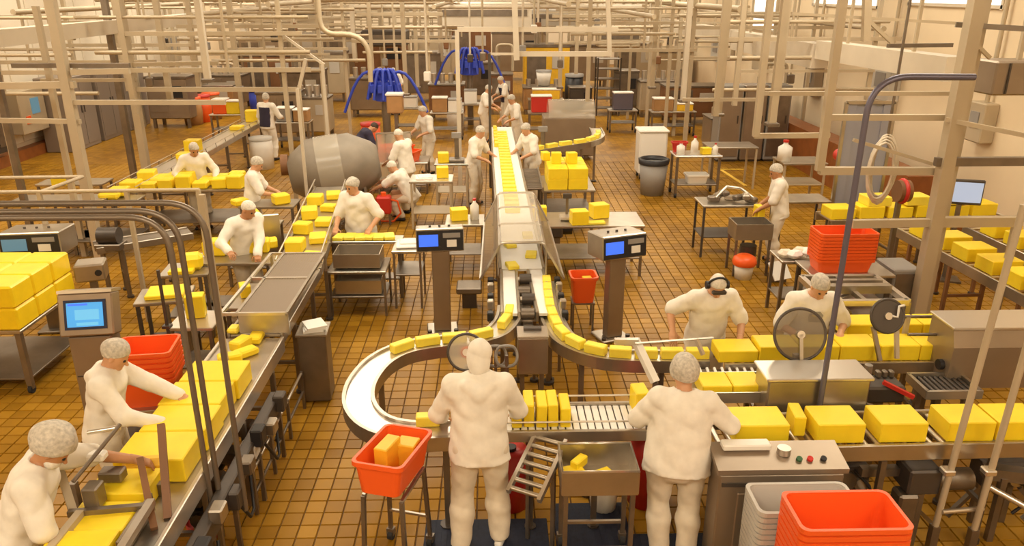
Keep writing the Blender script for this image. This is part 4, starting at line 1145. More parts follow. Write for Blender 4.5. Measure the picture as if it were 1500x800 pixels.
# ------------------------------------------------------------------ left line
LX = -2.46
conveyor('steel conveyor of the left line carrying big blocks past the two near workers', (LX, 3.5), (LX, 7.25), .56, .90, belt=STEEL, legs=4, rail_h=.16, rail_m=STEELB)
conveyor('left line conveyor running on under the mesh guard', (LX+.02, 7.28), (LX, 9.2), .50, .93, belt=STEEL, legs=2, rail_h=.12)
conveyor('far part of the left line beyond the mesh guard', (LX, 9.22), (LX-.44, 13.6), .50, .93, belt=STEEL, legs=4, rail_h=.12)
def lxf(y): return LX-.44*(y-9.22)/4.38
for i in range(4):
    y = 4.98+i*.40
    block('big yellow cheese block on the left line, %s from the near slicer frame' % ORD[i], (LX-.02+.02*(i % 2), y, .90), (.50, .385, .19), 0, CHEESE, 'big blocks on the left line')
for i in range(3):
    y = 3.92+i*.335
    block('yellow cheese block under the near slicer frame, %s from the bottom edge' % ORD[i], (LX-.10, y, .90-.0), (.40, .30, .16-.03*(i == 1)), 0, CHEESE, 'blocks under the slicer frame')
block('domed yellow cheese piece beside the hand of the bottom left worker', (LX-.05, 4.81, .90), (.30, .12, .20), .1, CHEESEO, 'big blocks on the left line', bev=.04)
# frame of the slicer at the near left
nf = thing('slicer_frame', 'steel slicer frame with handle bar beside the bottom left worker', 'machine', (LX, 4.3, 0))
for p0, p1, w, m_ in ((P(85, 680, 1.25), P(112, 765, .95), .05, BEIGE), (P(205, 672, 1.2), P(226, 775, .92), .045, WOODB), (P(236, 622, 1.35), P(246, 760, .9), .05, WOODB),
                  (P(100, 752, 1.05), P(215, 742, 1.05), .04, STEELD), (P(75, 805, 1.05), P(118, 752, 1.05), .05, BEIGE), (P(178, 805, 1.05), P(222, 735, 1.05), .05, STEEL)):
    MB().bar(p0, p1, w).build('frame_bar', m_, nf, True)
hb2 = MB().cyl(P(107, 706, 1.3), P(176, 622, 1.45), .014, 8).build('handle_bar', STEELD, nf, True)
MB().cyl(P(174, 625, 1.44), P(178, 617, 1.47), .03, 10).build('handle_knob', DARKST, hb2, False) if False else None
MB().cyl(P(128, 634, 1.42), P(176, 626, 1.42), .018, 8).build('cross_tube', STEELB, nf, True)
MB().cbox(P(142, 668, 1.3), (.12, .09, .06), .015).build('clamp', WHITEP, nf, True)
MB().cbox(P(165, 695, 1.12), (.16, .10, .08), .01).build('cutting_head', STEELD, nf, True)
MB().cbox(P(138, 725, 1.12), (.10, .12, .16), .01).build('gear_block', STEELD, nf, True)
for k in range(2):
    p = P(112+125*k, 790, .6); MB().bar((p.x, p.y+.1, 0), (p.x, p.y+.1, 1.0), .05).build('post', STEELD, nf, True)
MB().box(P(200, 770, .98), (.02, .5, .14)).build('side_plate', MESHF, nf, True)
# motors and brackets on the aisle side
for i, (px, py) in enumerate(((352, 695), (330, 735), (300, 760), (372, 655), (318, 690))):
    p = P(px, py, .35)
    t = thing('drive_motor', 'dark drive motor on the aisle side of the left line, %s from far end' % ORD[[1, 3, 4, 0, 2][i]], 'motor', (p.x, p.y, 0))
    MB().cyl((0, -.10, .42), (0, .10, .42), .075, 14).build('motor_body', BLACK, t)
    MB().cbox((-.06, 0, .55), (.16, .14, .12), .015).build('gearbox', STEELD if i % 2 else DARKST, t)
    MB().cyl((0, -.13, .42), (0, -.10, .42), .06, 12).build('fan_cover', DARKST, t)
    MB().bar((-.07, 0, .0), (-.07, 0, .5), .04).build('bracket', STEELD, t)
t = thing('junction_box', 'small grey junction box on the aisle side of the left line', 'box', P(365, 656, 0))
p = P(365, 656, .62); t.location = (p.x, p.y, 0)
MB().cbox((0, 0, .60), (.14, .14, .12), .01).build('housing', GREYL, t); MB().bar((0, 0, 0), (0, 0, .54), .03).build('stem', STEELD, t)
frame('kick_rail', 'thin bright kick rail along the aisle side of the left line', 'rail',
      [('rail', (-2.05, 5.6, .42), (-2.05, 7.4, .42), .03, None, STEELB), ('rail', (-2.05, 5.6, .20), (-2.05, 7.4, .20), .03, None, STEELD)]+[('post', (-2.05, y, 0), (-2.05, y, .44), .03) for y in (5.6, 6.2, 6.8, 7.4)], STEELD)
t = thing('red_pail', 'dark red pail on the floor at the bottom of the left line', 'bucket', P(300, 792, 0)); MB().lathe([(.001, 0), (.10, 0), (.13, .2), (.12, .2), (.09, .02), (.001, .02)], (0, 0, 0), 18).build('pail', RED, t)
MB().tube([(.13*math.cos(a), .02, .2+.06*math.sin(a)) for a in [math.pi*k/8 for k in range(9)]], .005, 5).build('handle', STEELB, t)
t.location = Vector(P(300, 790, 0))
# three bent pipes
for k, (pb, ptop, dY) in enumerate((((302, 690), (244, 318), 0), ((316, 690), (258, 309), .12), ((345, 640), (281, 297), .24))):
    Y = 4.92+dY*.6
    b = PY(*pb, Y); tp = PY(ptop[0], ptop[1], Y); l = PY(-30, ptop[1], Y)
    pipe('bent_pipe', ['inner', 'middle', 'outer'][k]+' of three grey bent pipes dropping to the left line', 'pipe', arc([((b.x, b.y, .45), 0), ((b.x, b.y, tp.z), .26), ((l.x, b.y, tp.z), 0)], 8), .022, mat('grey_pipe', (.23, .19, .15), .4, .6))
p0 = PY(297, 285, 6.6); p1 = PY(340, 600, 6.6)
t = thing('support_pole', 'beige pole rising from the left line beside the bent pipes', 'pole', (p1.x, p1.y, 0)); MB().bar((0, 0, .9), (0, 0, p0.z), .05).build('shaft', BEIGE, t); MB().cbox((0, 0, .93), (.12, .12, .06), .01).build('base_clamp', STEELD, t)
for k, (xa, ya, xb, yb) in enumerate(((232, 396, 245, 478), (470, 0, 0, 0))[:1]):
    a, b = PY(xa, ya, 7.4), PY(xb, yb, 7.4); t = thing('support_rod', 'dark thin rod above the red crates', 'pole', (b.x, b.y, 0)); MB().cyl((0, 0, 0), (0, 0, a.z), .018, 8).build('shaft', DARKST, t); MB().box((0, 0, b.z), (.08, .08, .03)).build('collar', DARKST, t)
# touch screen station
tsx = thing('touch_screen_station', 'steel operator station with a bright blue touch screen left of the hooded reaching worker', 'screen', (-3.98, 7.12, 0), .12)
MB().cbox((0, .02, .52), (.40, .24, 1.04), .012).build('pedestal', SATIN, tsx)
MB().box((0, -.105, .62), (.36, .01, .01)).build('seam', DARKST, tsx)
M_ = Matrix.Rotation(-.30, 3, 'X')
def put(mb, nm, m_, par):
    mb.v = [tuple(M_ @ Vector(v)+Vector((0, .02, 1.24))) for v in mb.v]; return mb.build(nm, m_, par)
hd_ = put(MB().cbox((0, 0, 0), (.50, .22, .42), .014), 'head', SATIN, tsx)
put(MB().box((0, -.115, .0), (.385, .012, .29)), 'bezel', mat('navy_bezel', (.01, .02, .07), .4), tsx)
ds_ = put(MB().box((0, -.124, .0), (.33, .008, .235)), 'display', SCRCYAN, tsx)
for bx, bz, bw, bh, bm in ((-.06, .10, .18, .02, SCRBLUE), (.02, .0, .22, .10, SCRPALE2), (.02, -.09, .20, .03, SCRPALE2)): put(MB().box((bx, -.129, bz), (bw, .004, bh)), 'screen_field', bm, ds_)
put(MB().box((0, .02, .225), (.50, .26, .03)), 'cap', STEELB, tsx)
# cart with wrapped blocks
ct = table('steel wheeled cart piled with yellow wrapped blocks at the left edge', (-5.74, 8.36, 0), 0, 1.26, 1.2, .78, shelf=.18, casters=True, name='steel_cart', cat='cart', lw=.06)
for L in range(2):
    for r_ in range(3):
        for c_ in range(3):
            if r_ == 1 and c_ < 2 and L == 0: continue
            block('yellow wrapped block on the left cart, %s layer, %s row, %s column from the left' % (['lower', 'upper'][L], ['front', 'middle', 'back'][r_], ORD[c_]),
                  (-6.14+c_*.415+RND.uniform(-.002, .002), 7.96+r_*.40+RND.uniform(-.002, .002), .78+L*.255), (.405, .39, .250), RND.uniform(-.006, .006), BAGY, 'wrapped blocks on the left cart', 'wrapped_block', bev=.02)
# weigh head on column behind the cart
ws = thing('weigh_station', 'steel weigh box with dim display behind the yellow wrapped pile', 'scale', (-5.78, 9.55, 0), .10)
MB().cbox((0, .05, .55), (.2, .2, 1.1), .01).build('column', STEELD, ws); MB().cbox((0, .05, .02), (.4, .4, .04), .01).build('base_plate', STEELD, ws)
screen_box(ws, .72, .30, .50, 1.25, BLACK, SCRDIM, STEEL, -.06)
t = thing('instrument_box', 'small grey instrument box beside the dim weigh display', 'box', (-4.98, 9.15, 0), .3)
MB().cbox((0, 0, .98), (.34, .30, .22), .02).build('housing', STEEL, t); MB().cyl((.1, -.16, .98), (.1, -.14, .98), .04, 12).build('socket', BLACK, t); MB().bar((0, 0, 0), (0, 0, .87), .08).build('stem', STEELD, t)
# red crates beside the reaching worker
st2 = table('low steel table under the red crate stack', (-3.36, 6.86, 0), .12, .62, .52, .45, shelf=.15)
crate_stack('red-orange crate in the stack beside the reaching hooded worker', (-3.36, 6.86, .45), 6, .055, .12, 'red crates on the left', w=.56, d=.46, h=.30, m=ORANGE)
block('cheese lump in the topmost red-orange crate on the left', (-3.30, 6.80, .74), (.2, .14, .10), .5, CHEESEO, 'cheese in bins', bev=.03)
# small tables with cheese
table('small steel table with a flat yellow cheese sheet', (-3.86, 8.55, 0), .2, .60, .50, .88, shelf=.3, leg=DARKST)
block('flat yellow cheese sheet on the small steel table', (-3.84, 8.56, .88), (.42, .36, .05), .2, CHEESE, 'cheese on left tables')
table('steel side table holding one rounded cheese block', (-3.92, 9.45, 0), .1, .6, .5, .88, shelf=.3)
block('rounded yellow cheese block on the side table behind the yellow sheet', (-3.85, 9.45, .88), (.26, .24, .20), .3, CHEESE, 'cheese on left tables', bev=.05)
block('flat cheese trimming in front of the rounded block', (-3.93, 9.27, .88), (.30, .14, .05), .1, CHEESE, 'cheese on left tables')
table('low bench with white sheets beside the bent pipes', (-3.30, 8.0, 0), 0, .50, .5, .80, top=STEELB, shelf=.3)
block('upright yellow cheese slab on the low bench beside the bent pipes', (-3.33, 8.08, .80), (.20, .16, .26), .2, CHEESE, 'cheese on left tables')
block('yellow cheese wedge leaning by the beige pole of the left line', (-2.92, 8.55, .86), (.12, .2, .14), .4, CHEESE, 'cheese on left tables')
table('narrow shelf bench left of the mesh guard', (-2.96, 8.55, 0), 0, .20, .8, .86, shelf=0)
for i, (px, py, sx, sy, sz) in enumerate(((318, 372, .30, .24, .20), (380, 368, .28, .22, .17), (396, 362, .2, .2, .12), (371, 330, .22, .24, .22), (412, 298, .26, .22, .16), (352, 300, .25, .2, .1))):
    q = P(px, py, .92)
    block(['yellow cheese block left of the bearded worker', 'tall yellow cheese block right of the bearded worker', 'low yellow cheese block beside the chute plate', 'yellow cheese stack behind the bearded worker',
           'rounded yellow cheese block beyond the chute plate', 'flat yellow cheese between the two left workers'][i], (q.x, q.y, .92), (sx, sy, sz), .15*i, CHEESE, 'cheese at the left benches', bev=.02)
q = P(318, 372, .92); table('work bench in front of the bearded worker', (q.x+.35, q.y-.16, 0), 0, 1.35, .45, .92, shelf=.3, leg=STEELD)
q = P(371, 330, .92); table('bench between the bearded worker and the standing worker', (q.x-.02, q.y+.05, 0), 0, .8, .5, .92, shelf=.3)
q = P(412, 298, .92); table('steel bench holding the rounded cheese beyond the chute plate', (q.x-.2, q.y+.05, 0), 0, .9, .5, .92, shelf=.3)
q = P(398, 348, .95)
t = thing('chute_plate', 'upright grey steel chute plate beside the left line', 'chute', (q.x, q.y, 0), .25); MB().cbox((0, 0, .98), (.26, .05, .62), .01).build('plate', STEEL, t)
for s in (-1, 1): MB().bar((s*.1, 0, 0), (s*.1, 0, .7), .035).build('leg', STEELD, t)
# mesh guard over the left line
mg = thing('mesh_guard', 'long mesh guard with steel frame over the left line', 'guard', (LX, 8.2, 0))
x0, x1, y0, y1, zz = -.30, .36, -.92, .98, 1.16
MB().box(((x0+x1)/2+.08, (y0+y1)/2, zz), (x1-x0-.18, y1-y0, .006)).build('mesh_panel', MESHM, mg)
for x in (x0, x0+.16, x1): MB().bar((x, y0, zz), (x, y1, zz), .03).build('long_bar', STEELB if x == x0 else STEEL, mg)
for y in (y0, 0.1, y1): MB().bar((x0, y, zz), (x1, y, zz), .03).build('cross_bar', STEELB, mg)
for x in (x0, x1):
    for y in (y0, y1): MB().bar((x, y, .93), (x, y, zz), .03).build('stay', STEEL, mg)
MB().box(((x0+x1)/2+.08, y0, 1.05), (x1-x0-.18, .01, .2)).build('end_plate', STEEL, mg)
for i in range(5):
    block('small cheese lump in the open channel beside the mesh guard, %s from the near end' % ORD[i], (LX-.21, 7.35+i*.42, .93), (.12, .15, .06), .3*i, CHEESEP, 'lumps in the channel', bev=.02)
for i in range(9):
    y = 9.6+i*.40; s = -1 if i % 2 else 1
    block('yellow cheese block on the far part of the left line, %s from the mesh guard' % ORD[i], (lxf(y)+s*.13, y, .93), (.24, .2+.05*(i % 3), .10+.06*(i % 2)), .2*(i % 3-1), CHEESE, 'blocks on the far left line', bev=.015)
for s, l in ((-1, 'left'), (1, 'right')):
    frame('guide_rail', l+' bright guide rail of the far part of the left line', 'rail', [('rail', (LX+s*.27, 9.22, 1.06), (LX-.44+s*.27, 13.6, 1.06), .025)]+[('post', (lxf(y)+s*.275, y, .955), (lxf(y)+s*.27, y, 1.06), .02) for y in (9.4, 10.4, 11.4, 12.4, 13.4)], STEELB)
# grey pedestal with papers
pd = thing('grey_pedestal', 'grey pedestal cabinet beside the mesh guard with papers on it', 'cabinet', (-1.95, 7.68, 0), .06)
MB().cbox((0, 0, .40), (.30, .32, .78), .012).build('body', STEELD, pd); MB().cbox((0, 0, .80), (.33, .35, .03), .006).build('top', STEEL, pd)
ps = thing('paper_stack', 'stack of white papers on the grey pedestal', 'paper', (-1.95, 7.68, .815), .25)
for k in range(3): MB().box((.01*k, -.008*k, .01+k*.022), (.21, .24, .02), .12*k).build('sheaf', PAPER, ps)
# tray cart in front of the white shirt worker
tc = table('steel tray cart in front of the broad worker in a white shirt', (-1.86, 10.18, 0), 0, .80, .60, .66, shelf=.28, casters=False, name='tray_cart', cat='cart', lw=.03)
for k, (z, dx) in enumerate(((.67, 0.0), (.29, 0.0))):
    t = thing('steel_tray', ('upper' if k == 0 else 'lower')+' deep steel tray on the tray cart', 'tray', (-1.86, 10.18, z+.012))
    MB().box((0, 0, .008), (.62, .44, .015)).build('tray_floor', STEEL, t)
    for s in (-1, 1): MB().box((s*.31, 0, .10), (.012, .44, .19)).build('tray_end', STEEL, t); MB().box((0, s*.22, .10), (.62, .012, .19)).build('tray_side', STEEL, t)
t2 = table('steel rack table right of the tray cart with a white cloth', (-1.20, 10.45, 0), 0, .42, .62, .86, shelf=.5, lw=.03)
t = thing('white_cloth', 'white cloth folded on the rack table', 'cloth', (-1.22, 10.42, .862), .1); MB().cbox((0, 0, .015), (.30, .36, .03), .012).build('fold', PAPER, t); MB().cbox((.02, .03, .04), (.24, .22, .022), .01).build('upper_fold', PAPER, t)
table('steel bench behind the tray cart with cheese slices', (-1.80, 10.68, 0), 0, 1.0, .30, .88, shelf=.3)
for i in range(6): block('pale cheese slice on the bench behind the tray cart, %s from the left' % ORD[i], (-2.20+i*.14, 10.67+.02*(i % 2), .88), (.15, .24, .05), .2*(i % 3-1), CHEESEP, 'slices behind the tray cart')
# upper left conveyor and piles
conveyor('far left steel conveyor running towards the back wall', (-6.45, 13.3), (-6.40, 21.5), .46, .92, belt=STEELB, legs=6, rail_h=.12, guide=.10)
for i, (px, py, sx, sy, sz) in enumerate(((243, 225, .30, .3, .3), (262, 232, .3, .3, .12), (225, 262, .3, .34, .16), (205, 275, .3, .32, .13), (190, 285, .3, .3, .12), (360, 178, .3, .3, .3), (335, 190, .3, .3, .1))):
    q = P(px, py, .92); block(['tall yellow block on the far left conveyor beside the sorting worker', 'flat yellow block behind the sorting worker on the conveyor', 'yellow block on the far left conveyor, third from its near end', 'yellow block on the far left conveyor, second from its near end', 'yellow block at the near end of the far left conveyor', 'tall yellow block on the far left conveyor beside the vest worker', 'flat yellow block on the far left conveyor near the vest worker'][i], (-6.43, q.y, .92), (sx, sy, sz), .1*(i % 3), CHEESE, 'cheese on the far left conveyor', bev=.015)
q = P(290, 272, .9); table('big sorting table heaped with yellow cheese', (q.x, q.y+.12, 0), .05, 1.9, .95, .90, shelf=.3)
for i in range(16):
    x = q.x-.8+(i % 6)*.31+RND.uniform(-.05, .05); y = q.y-.2+(i//6)*.30+RND.uniform(-.05, .05)
    block('yellow cheese piece heaped on the big sorting table, %s of sixteen from the front left' % ORD[i], (x, y, .90), (.26, .24, .12+.06*((i*7) % 3)), RND.uniform(-.15, .15), CHEESE, 'cheese heap on the sorting table', bev=.02)
q = P(312, 292, .9)
# left bench cluster with control boxes
for k, (px, py, w, d, h) in enumerate(((70, 300, 1.5, .7, .95), (140, 300, 1.1, .6, .9), (95, 272, 1.2, .5, .9))):
    q = P(px, py, h); table(['long bench at the left edge behind the bent pipes', 'short bench right of the long left bench', 'rear bench with one yellow block behind the left pipes'][k], (q.x, q.y+.35, 0), .02, w, d, h, shelf=.3, top=STEEL)
q = P(80, 276, .9); block('yellow cheese block on the rear left bench', (q.x, q.y+.3, .90), (.3, .25, .14), .1, CHEESE, 'cheese at the left benches')
q = P(150, 298, .9); block('rounded yellow cheese on the short left bench', (q.x, q.y+.3, .90), (.34, .25, .14), .1, CHEESE, 'cheese at the left benches', bev=.05)
q = P(160, 345, .95)
t = thing('bench_motor', 'dark motor unit on a bench behind the bent pipes', 'motor', (q.x, q.y, 0)); MB().cyl((-.14, 0, .95), (.14, 0, .95), .12, 16).build('motor_body', DARKST, t); MB().cbox((0, 0, .80), (.36, .26, .10), .01).build('bed', STEELD, t)
for s in (-1, 1): MB().bar((s*.14, 0, 0), (s*.14, 0, .76), .05).build('leg', STEELD, t)
q = P(205, 360, .7)
conveyor('short dark feed conveyor behind the left bent pipes', (q.x-.5, q.y-.3), (q.x+.6, q.y+.4), .34, .80, belt=STEELD, legs=2)
q = P(45, 415, 1.0)
# drum tumbler
dr = thing('tumbler_drum', 'large grey tumbler drum with clear cover behind the white shirt worker', 'machine', (-3.05, 14.85, 0), .2)
prof = [(.02, -.85), (.34, -.85), (.62, -.45), (.62, .35), (.40, .75), (.30, .85), (.02, .85)]
mb = MB().lathe(prof, (0, 0, 0), 28); M2 = Matrix.Rotation(math.pi/2-.12, 3, 'Y'); mb.v = [tuple(M2 @ Vector(v)+Vector((0, 0, 1.0))) for v in mb.v]; mb.build('drum', mat('dull_drum_steel', (.30, .26, .21), .6, .4, noise=.15, scale=3), dr)
mb = MB().lathe([(.645, -.3), (.645, .15)], (0, 0, 0), 28); mb.v = [tuple(M2 @ Vector(v)+Vector((0, 0, 1.0))) for v in mb.v]; mb.build('drum_band', CLEAR, dr)
for sx in (-1, 1):
    for sy in (-1, 1): MB().bar((sx*.6, sy*.5, 0), (sx*.5, sy*.35, .75), .06).build('leg', STEELD, dr)
for sx in (-1, 1): MB().bar((sx*.55, -.45, .35), (sx*.55, .45, .35), .05).build('cross_bar', STEELD, dr)
MB().cyl((-.86, 0, 1.1), (-1.0, 0, 1.1), .2, 18).build('drive_wheel', WOODB, dr)
sh = thing('clear_shroud', 'folded clear plastic shroud right of the tumbler drum', 'cover', (-2.05, 16.05, 0), .2)
for k in range(4): MB().box((-.25+k*.17, .03*(-1)**k, .95), (.19, .01, 1.0), .5*(-1)**k).build('pleat_panel', CLEAR, sh)
MB().bar((-.35, 0, 1.46), (.35, 0, 1.46), .03).build('hanging_bar', STEEL, sh)
for s in (-1, 1): MB().bar((s*.35, 0, 0), (s*.35, 0, 1.46), .03).build('post', STEEL, sh)
for i in range(5):
    q = P(555+i*12, 228, .8)
    crate('orange tub heaped by the far standing worker, %s from the left' % ORD[i], (q.x, q.y+.2*(i % 2), .70+.08*(i % 2)), .3*i, .42, .34, .22, ORANGE, 'orange tubs behind the drum', 'plastic_tub')
q = P(578, 228, .8); table('steel table under the orange tubs behind the drum', (q.x, q.y+.1, 0), 0, 1.5, .8, .70, shelf=.2)
q = P(562, 292, .5)
t = thing('wash_unit', 'small red wash unit in front of the crouching worker', 'machine', (q.x, q.y, 0)); MB().cbox((0, 0, .40), (.28, .24, .34), .03).build('tank', RED, t); MB().cyl((0, 0, .57), (0, 0, .64), .05, 12).build('cap', ORANGE, t)
MB().tube([(.1, 0, .5), (.25, .05, .45), (.3, .1, .2), (.15, .12, .03), (-.1, .15, .03)], .02, 6).build('hose', ORANGE, t)
for s in (-1, 1): MB().bar((s*.1, 0, 0), (s*.1, 0, .24), .04).build('leg', STEELD, t)
t = thing('foot_ramp', 'dark steel ramp frame in front of the wash unit', 'frame', P(530, 335, 0)); t.location = P(525, 335, 0)
for k in range(5): MB().bar((-.35+k*.16, -.2, .1+.05*k), (-.2+k*.16, .3, .12+.05*k), .04).build('rung', STEELD, t)
for s in (-1, 1): MB().bar((-.35, s*.25, .06), (.4, s*.25, .34), .05).build('side_bar', STEELD, t)

# ------------------------------------------------------------------ people of the left side
q = P(75, 640, 1.5)
person('bearded worker with hairnet and beard net bending over the bottom left slicer', (-3.10, 4.20, 0), -math.radians(74), h=1.76, lean=24, head=(48, -6), hands=[(-.34, .80, 1.12), (.30, .42, .88)], feet=[(-.12, 0), (.14, -.05)],
       top='tee', cap='big', beard=True, girth=1.12, res=.012, skin=SKIND, elbow=[(-.5, -.1, .2), (.6, -.6, -.4)])
person('worker in a white hooded jacket reaching right over the left line', (-3.15, 5.52, 0), -math.radians(80), h=1.74, lean=12, head=(34, -5), hands=[(-.08, .60, 1.10), (.26, .50, 1.06)], feet=[(-.12, 0), (.12, .02)],
       top='hoodie', cap='net', girth=1.05, res=.014)
q = P(345, 305, 1.6)
person('bearded worker with outstretched arm behind the left benches', (q.x-.05, q.y+.28, 0), -2.35, h=1.72, lean=14, head=(30, 25), hands=[(.05, .45, 1.0), (.42, .42, 1.12)], skin=SKIND, cap='tight', top='long', res=.018)
q = P(362, 232, 1.62)
person('standing worker in white sorting at the far left benches', (q.x, q.y, 0), -1.35, h=1.68, lean=8, head=(32, 0), hands=[(-.1, .42, 1.0), (.2, .40, 1.02)], cap='net', res=.019)
q = P(268, 215, 1.62)
person('worker in white behind the heaped sorting table', (q.x, q.y+.42, 0), -2.7, h=1.70, lean=14, head=(30, 10), hands=[(-.3, .36, .98), (.32, .34, .98)], cap='net', top='long', res=.019, skin=SKIND)
person('worker in navy vest and white trousers by the far left conveyor', (-5.85, 20.4, 0), -.35, h=1.76, lean=4, head=(10, 30), hands=[(-.2, .3, 1.0), (.2, .35, 1.1)], cap='net', top='long', vest=NAVYC, leg_m=CLOTH, res=.022)
q = P(508, 268, 1.66)
person('broad worker in a white T-shirt behind the tray cart', (q.x+.10, q.y+.32, 0), 2.75, h=1.72, lean=8, head=(18, -25), hands=[(-.32, .26, 1.0), (.18, .38, .98)], cap='net', girth=1.25, res=.017)
person('crouching worker in white reaching to the red wash unit', (-1.78, 14.7, 0), 1.35, h=1.72, lean=32, drop=.42, push=-.22, head=(38, 0), hands=[(-.1, .62, .55), (.15, .66, .62)], feet=[(-.12, -.02), (.12, .14)], cap='tight', top='tee', res=.02)
q = P(594, 192, 1.64)
person('standing worker in white behind the crouching worker', (q.x, q.y, 0), 1.1, h=1.72, lean=10, head=(28, 0), hands=[(-.15, .4, 1.0), (.18, .42, 1.0)], cap='tight', res=.022)
q = P(627, 156, 1.62)
person('worker in white far behind, left of the middle conveyor', (q.x, q.y, 0), 2.2, h=1.68, lean=10, head=(25, 0), cap='net', hands=[(-.2, .36, 1.0), (.2, .38, 1.0)], res=.024)
q = P(515, 180, 1.45)
person('worker in a navy shirt bending beside the far left tables', (q.x, q.y, 0), -1.2, h=1.68, lean=45, head=(60, 0), cap=None, hair=True, top_m=NAVYC, leg_m=CLOTH2, hands=[(-.2, .62, .85), (.2, .62, .85)], res=.024)
# dark cable trunk and brackets on the aisle flank of the left line
ck = thing('cable_machine', 'dark cable trunk with brackets along the aisle flank of the left line', 'machine', (-2.06, 5.2, 0))
MB().cbox((0, .0, .62), (.10, 2.6, .16), .01).build('trunk', DARKST, ck)
for k in range(8):
    y = -1.2+k*.34
    MB().cbox((.07, y, .60+.06*(k % 3)), (.10, .14, .12+.04*(k % 2)), .012).build('box', [STEELD, BLACK, STEEL, DARKST][k % 4], ck)
    MB().bar((.02, y+.1, 0 if k % 2 else .2), (.02, y+.1, .56), .035).build('strut', STEELD, ck)
for k in range(3): MB().tube([(.08, -1.0+k*.8, .58), (.14, -.9+k*.8, .36), (.10, -.7+k*.8, .28), (.05, -.55+k*.8, .5)], .014, 6).build('cable', BLACK, ck)
for i in range(5):
    block('small cheese piece between the big blocks and the mesh guard, %s from the front' % ORD[i], (LX+.05*(-1)**i, 6.52+i*.17, .90), (.22, .13, .07+.03*(i % 2)), .4*i, CHEESE, 'pieces before the mesh guard', bev=.015)
# ------------------------------------------------------------------ right middle ground
t = thing('trash_can', 'grey trash can with black rim beside the wheeled steel cart', 'trash can', (3.5, 16.6, 0))
MB().lathe([(.001, 0), (.25, 0), (.31, .70), (.28, .70), (.24, .03)], (0, 0, 0), 20).build('bin', GREYP, t); MB().lathe([(.33, .68), (.34, .78), (.29, .80), (.27, .72)], (0, 0, 0), 20).build('rim', BLACK, t)
t = thing('white_tote', 'tall white plastic tote behind the trash can', 'tote', (3.75, 18.2, 0)); MB().cbox((0, 0, .62), (.66, .55, 1.0), .04).build('body', WHITEP, t); MB().cbox((0, 0, 1.14), (.72, .6, .06), .02).build('lid', WHITEP, t)
for sx in (-1, 1):
    for sy in (-1, 1): caster(t, sx*.26, sy*.2)
table('wheeled steel cart with bottles beside the trash can', (4.38, 16.5, 0), 0, 1.0, .62, .92, shelf=.28, casters=True, name='steel_cart', cat='cart', lw=.05, top=STEELB)
def bottle(label, x, y, z, h, m, r=.05):
    t = thing('bottle', label, 'bottle', (x, y, z)); MB().lathe([(.001, 0), (r, 0), (r, h*.65), (r*.35, h*.8), (r*.35, h*.92), (.001, h*.92)], (0, 0, 0), 14).build('body', m, t); MB().cyl((0, 0, h*.9), (0, 0, h), r*.42, 10).build('cap', WHITEP if m is not WHITEP else RED, t)
bottle('short white bottle at the left end of the wheeled steel cart', 4.02, 16.4, .92, .26, WHITEP, .09)
bottle('tall white spray bottle in the middle of the wheeled steel cart', 4.30, 16.35, .92, .40, WHITEP, .08)
bottle('small clear bottle at the right end of the wheeled steel cart', 4.75, 16.35, .92, .24, WHITEP, .06)
block('yellow cheese sample on the wheeled steel cart', (4.56, 16.4, .92), (.2, .16, .14), .2, CHEESE, 'cheese on right tables')
crate('red box at the back of the wheeled steel cart', (4.05, 16.68, .92), 0, .36, .2, .22, RED, name='plastic_box'); crate('white tray on the lower shelf of the wheeled steel cart', (4.4, 16.4, .295), 0, .5, .36, .2, WHITEP, name='plastic_tray')
table('steel table behind the right work tables', (5.35, 17.3, 0), 0, 1.1, .7, .95, shelf=0, leg=BEIGE)
table('second steel table near the brown curb wall', (6.3, 15.6, 0), 0, .9, .7, .95, shelf=.5, leg=BEIGE)
for a, b, l in ((P(1055, 248, 0), P(1092, 248, 0), 'short yellow floor line across the right aisle'), (P(1057, 249, 0), P(1092, 272, 0), 'slanting yellow floor line in the right aisle')):
    t = thing('floor_line', l, 'marking', (a.x, a.y, .0015)); MB().bar((0, 0, 0), (b.x-a.x, b.y-a.y, 0), .09, .002).build('paint', YPAINT, t)
table('work table with steel parts left of the worker with the yellow block', (3.92, 12.55, 0), 0, .95, .6, .90, shelf=.35, leg=DARKST, lw=.035)
table('work table right of the worker with the yellow block', (5.25, 12.75, 0), 0, .85, .55, .90, shelf=0, leg=DARKST, lw=.03)
t = thing('steel_parts', 'heap of bent steel machine parts on the right work table', 'machine part', (3.98, 12.5, .90))
for k in range(7):
    a = k*.9; MB().cbox((-.3+.1*k, .12*math.sin(a), .06+.03*(k % 3)), (.2, .12, .09), .02, a).build('part_block', STEEL if k % 2 else STEELD, t)
MB().tube([(-.3, -.1, .1), (-.1, 0, .26), (.15, .05, .22), (.35, -.1, .08)], .025, 6).build('bent_tube', STEELB, t)
t = thing('sink_tub', 'deep steel tub on legs in front of the worker with the yellow block', 'tub', (4.02, 11.55, 0))
w, d = .56, .42
MB().box((0, 0, .60), (w, d, .015)).build('tub_floor', STEEL, t)
for s in (-1, 1):
    MB().box((s*w/2, 0, .72), (.015, d, .25)).build('tub_end', STEEL, t); MB().box((0, s*d/2, .72), (w, .015, .25)).build('tub_side', STEEL, t)
    for s2 in (-1, 1): MB().bar((s*(w/2-.02), s2*(d/2-.02), 0), (s*(w/2-.02), s2*(d/2-.02), .6), .035).build('leg', STEELD, t)
MB().cyl((0, 0, .18), (0, 0, .45), .13, 14).build('pump', DARKST, t)
d18 = person('worker in white holding a yellow block between the right work tables', (4.62, 11.98, 0), 1.35, h=1.68, lean=8, head=(24, 5), hands=[(-.12, .34, .92), (.14, .30, .94)], cap='net', res=.017, skin=SKIND)
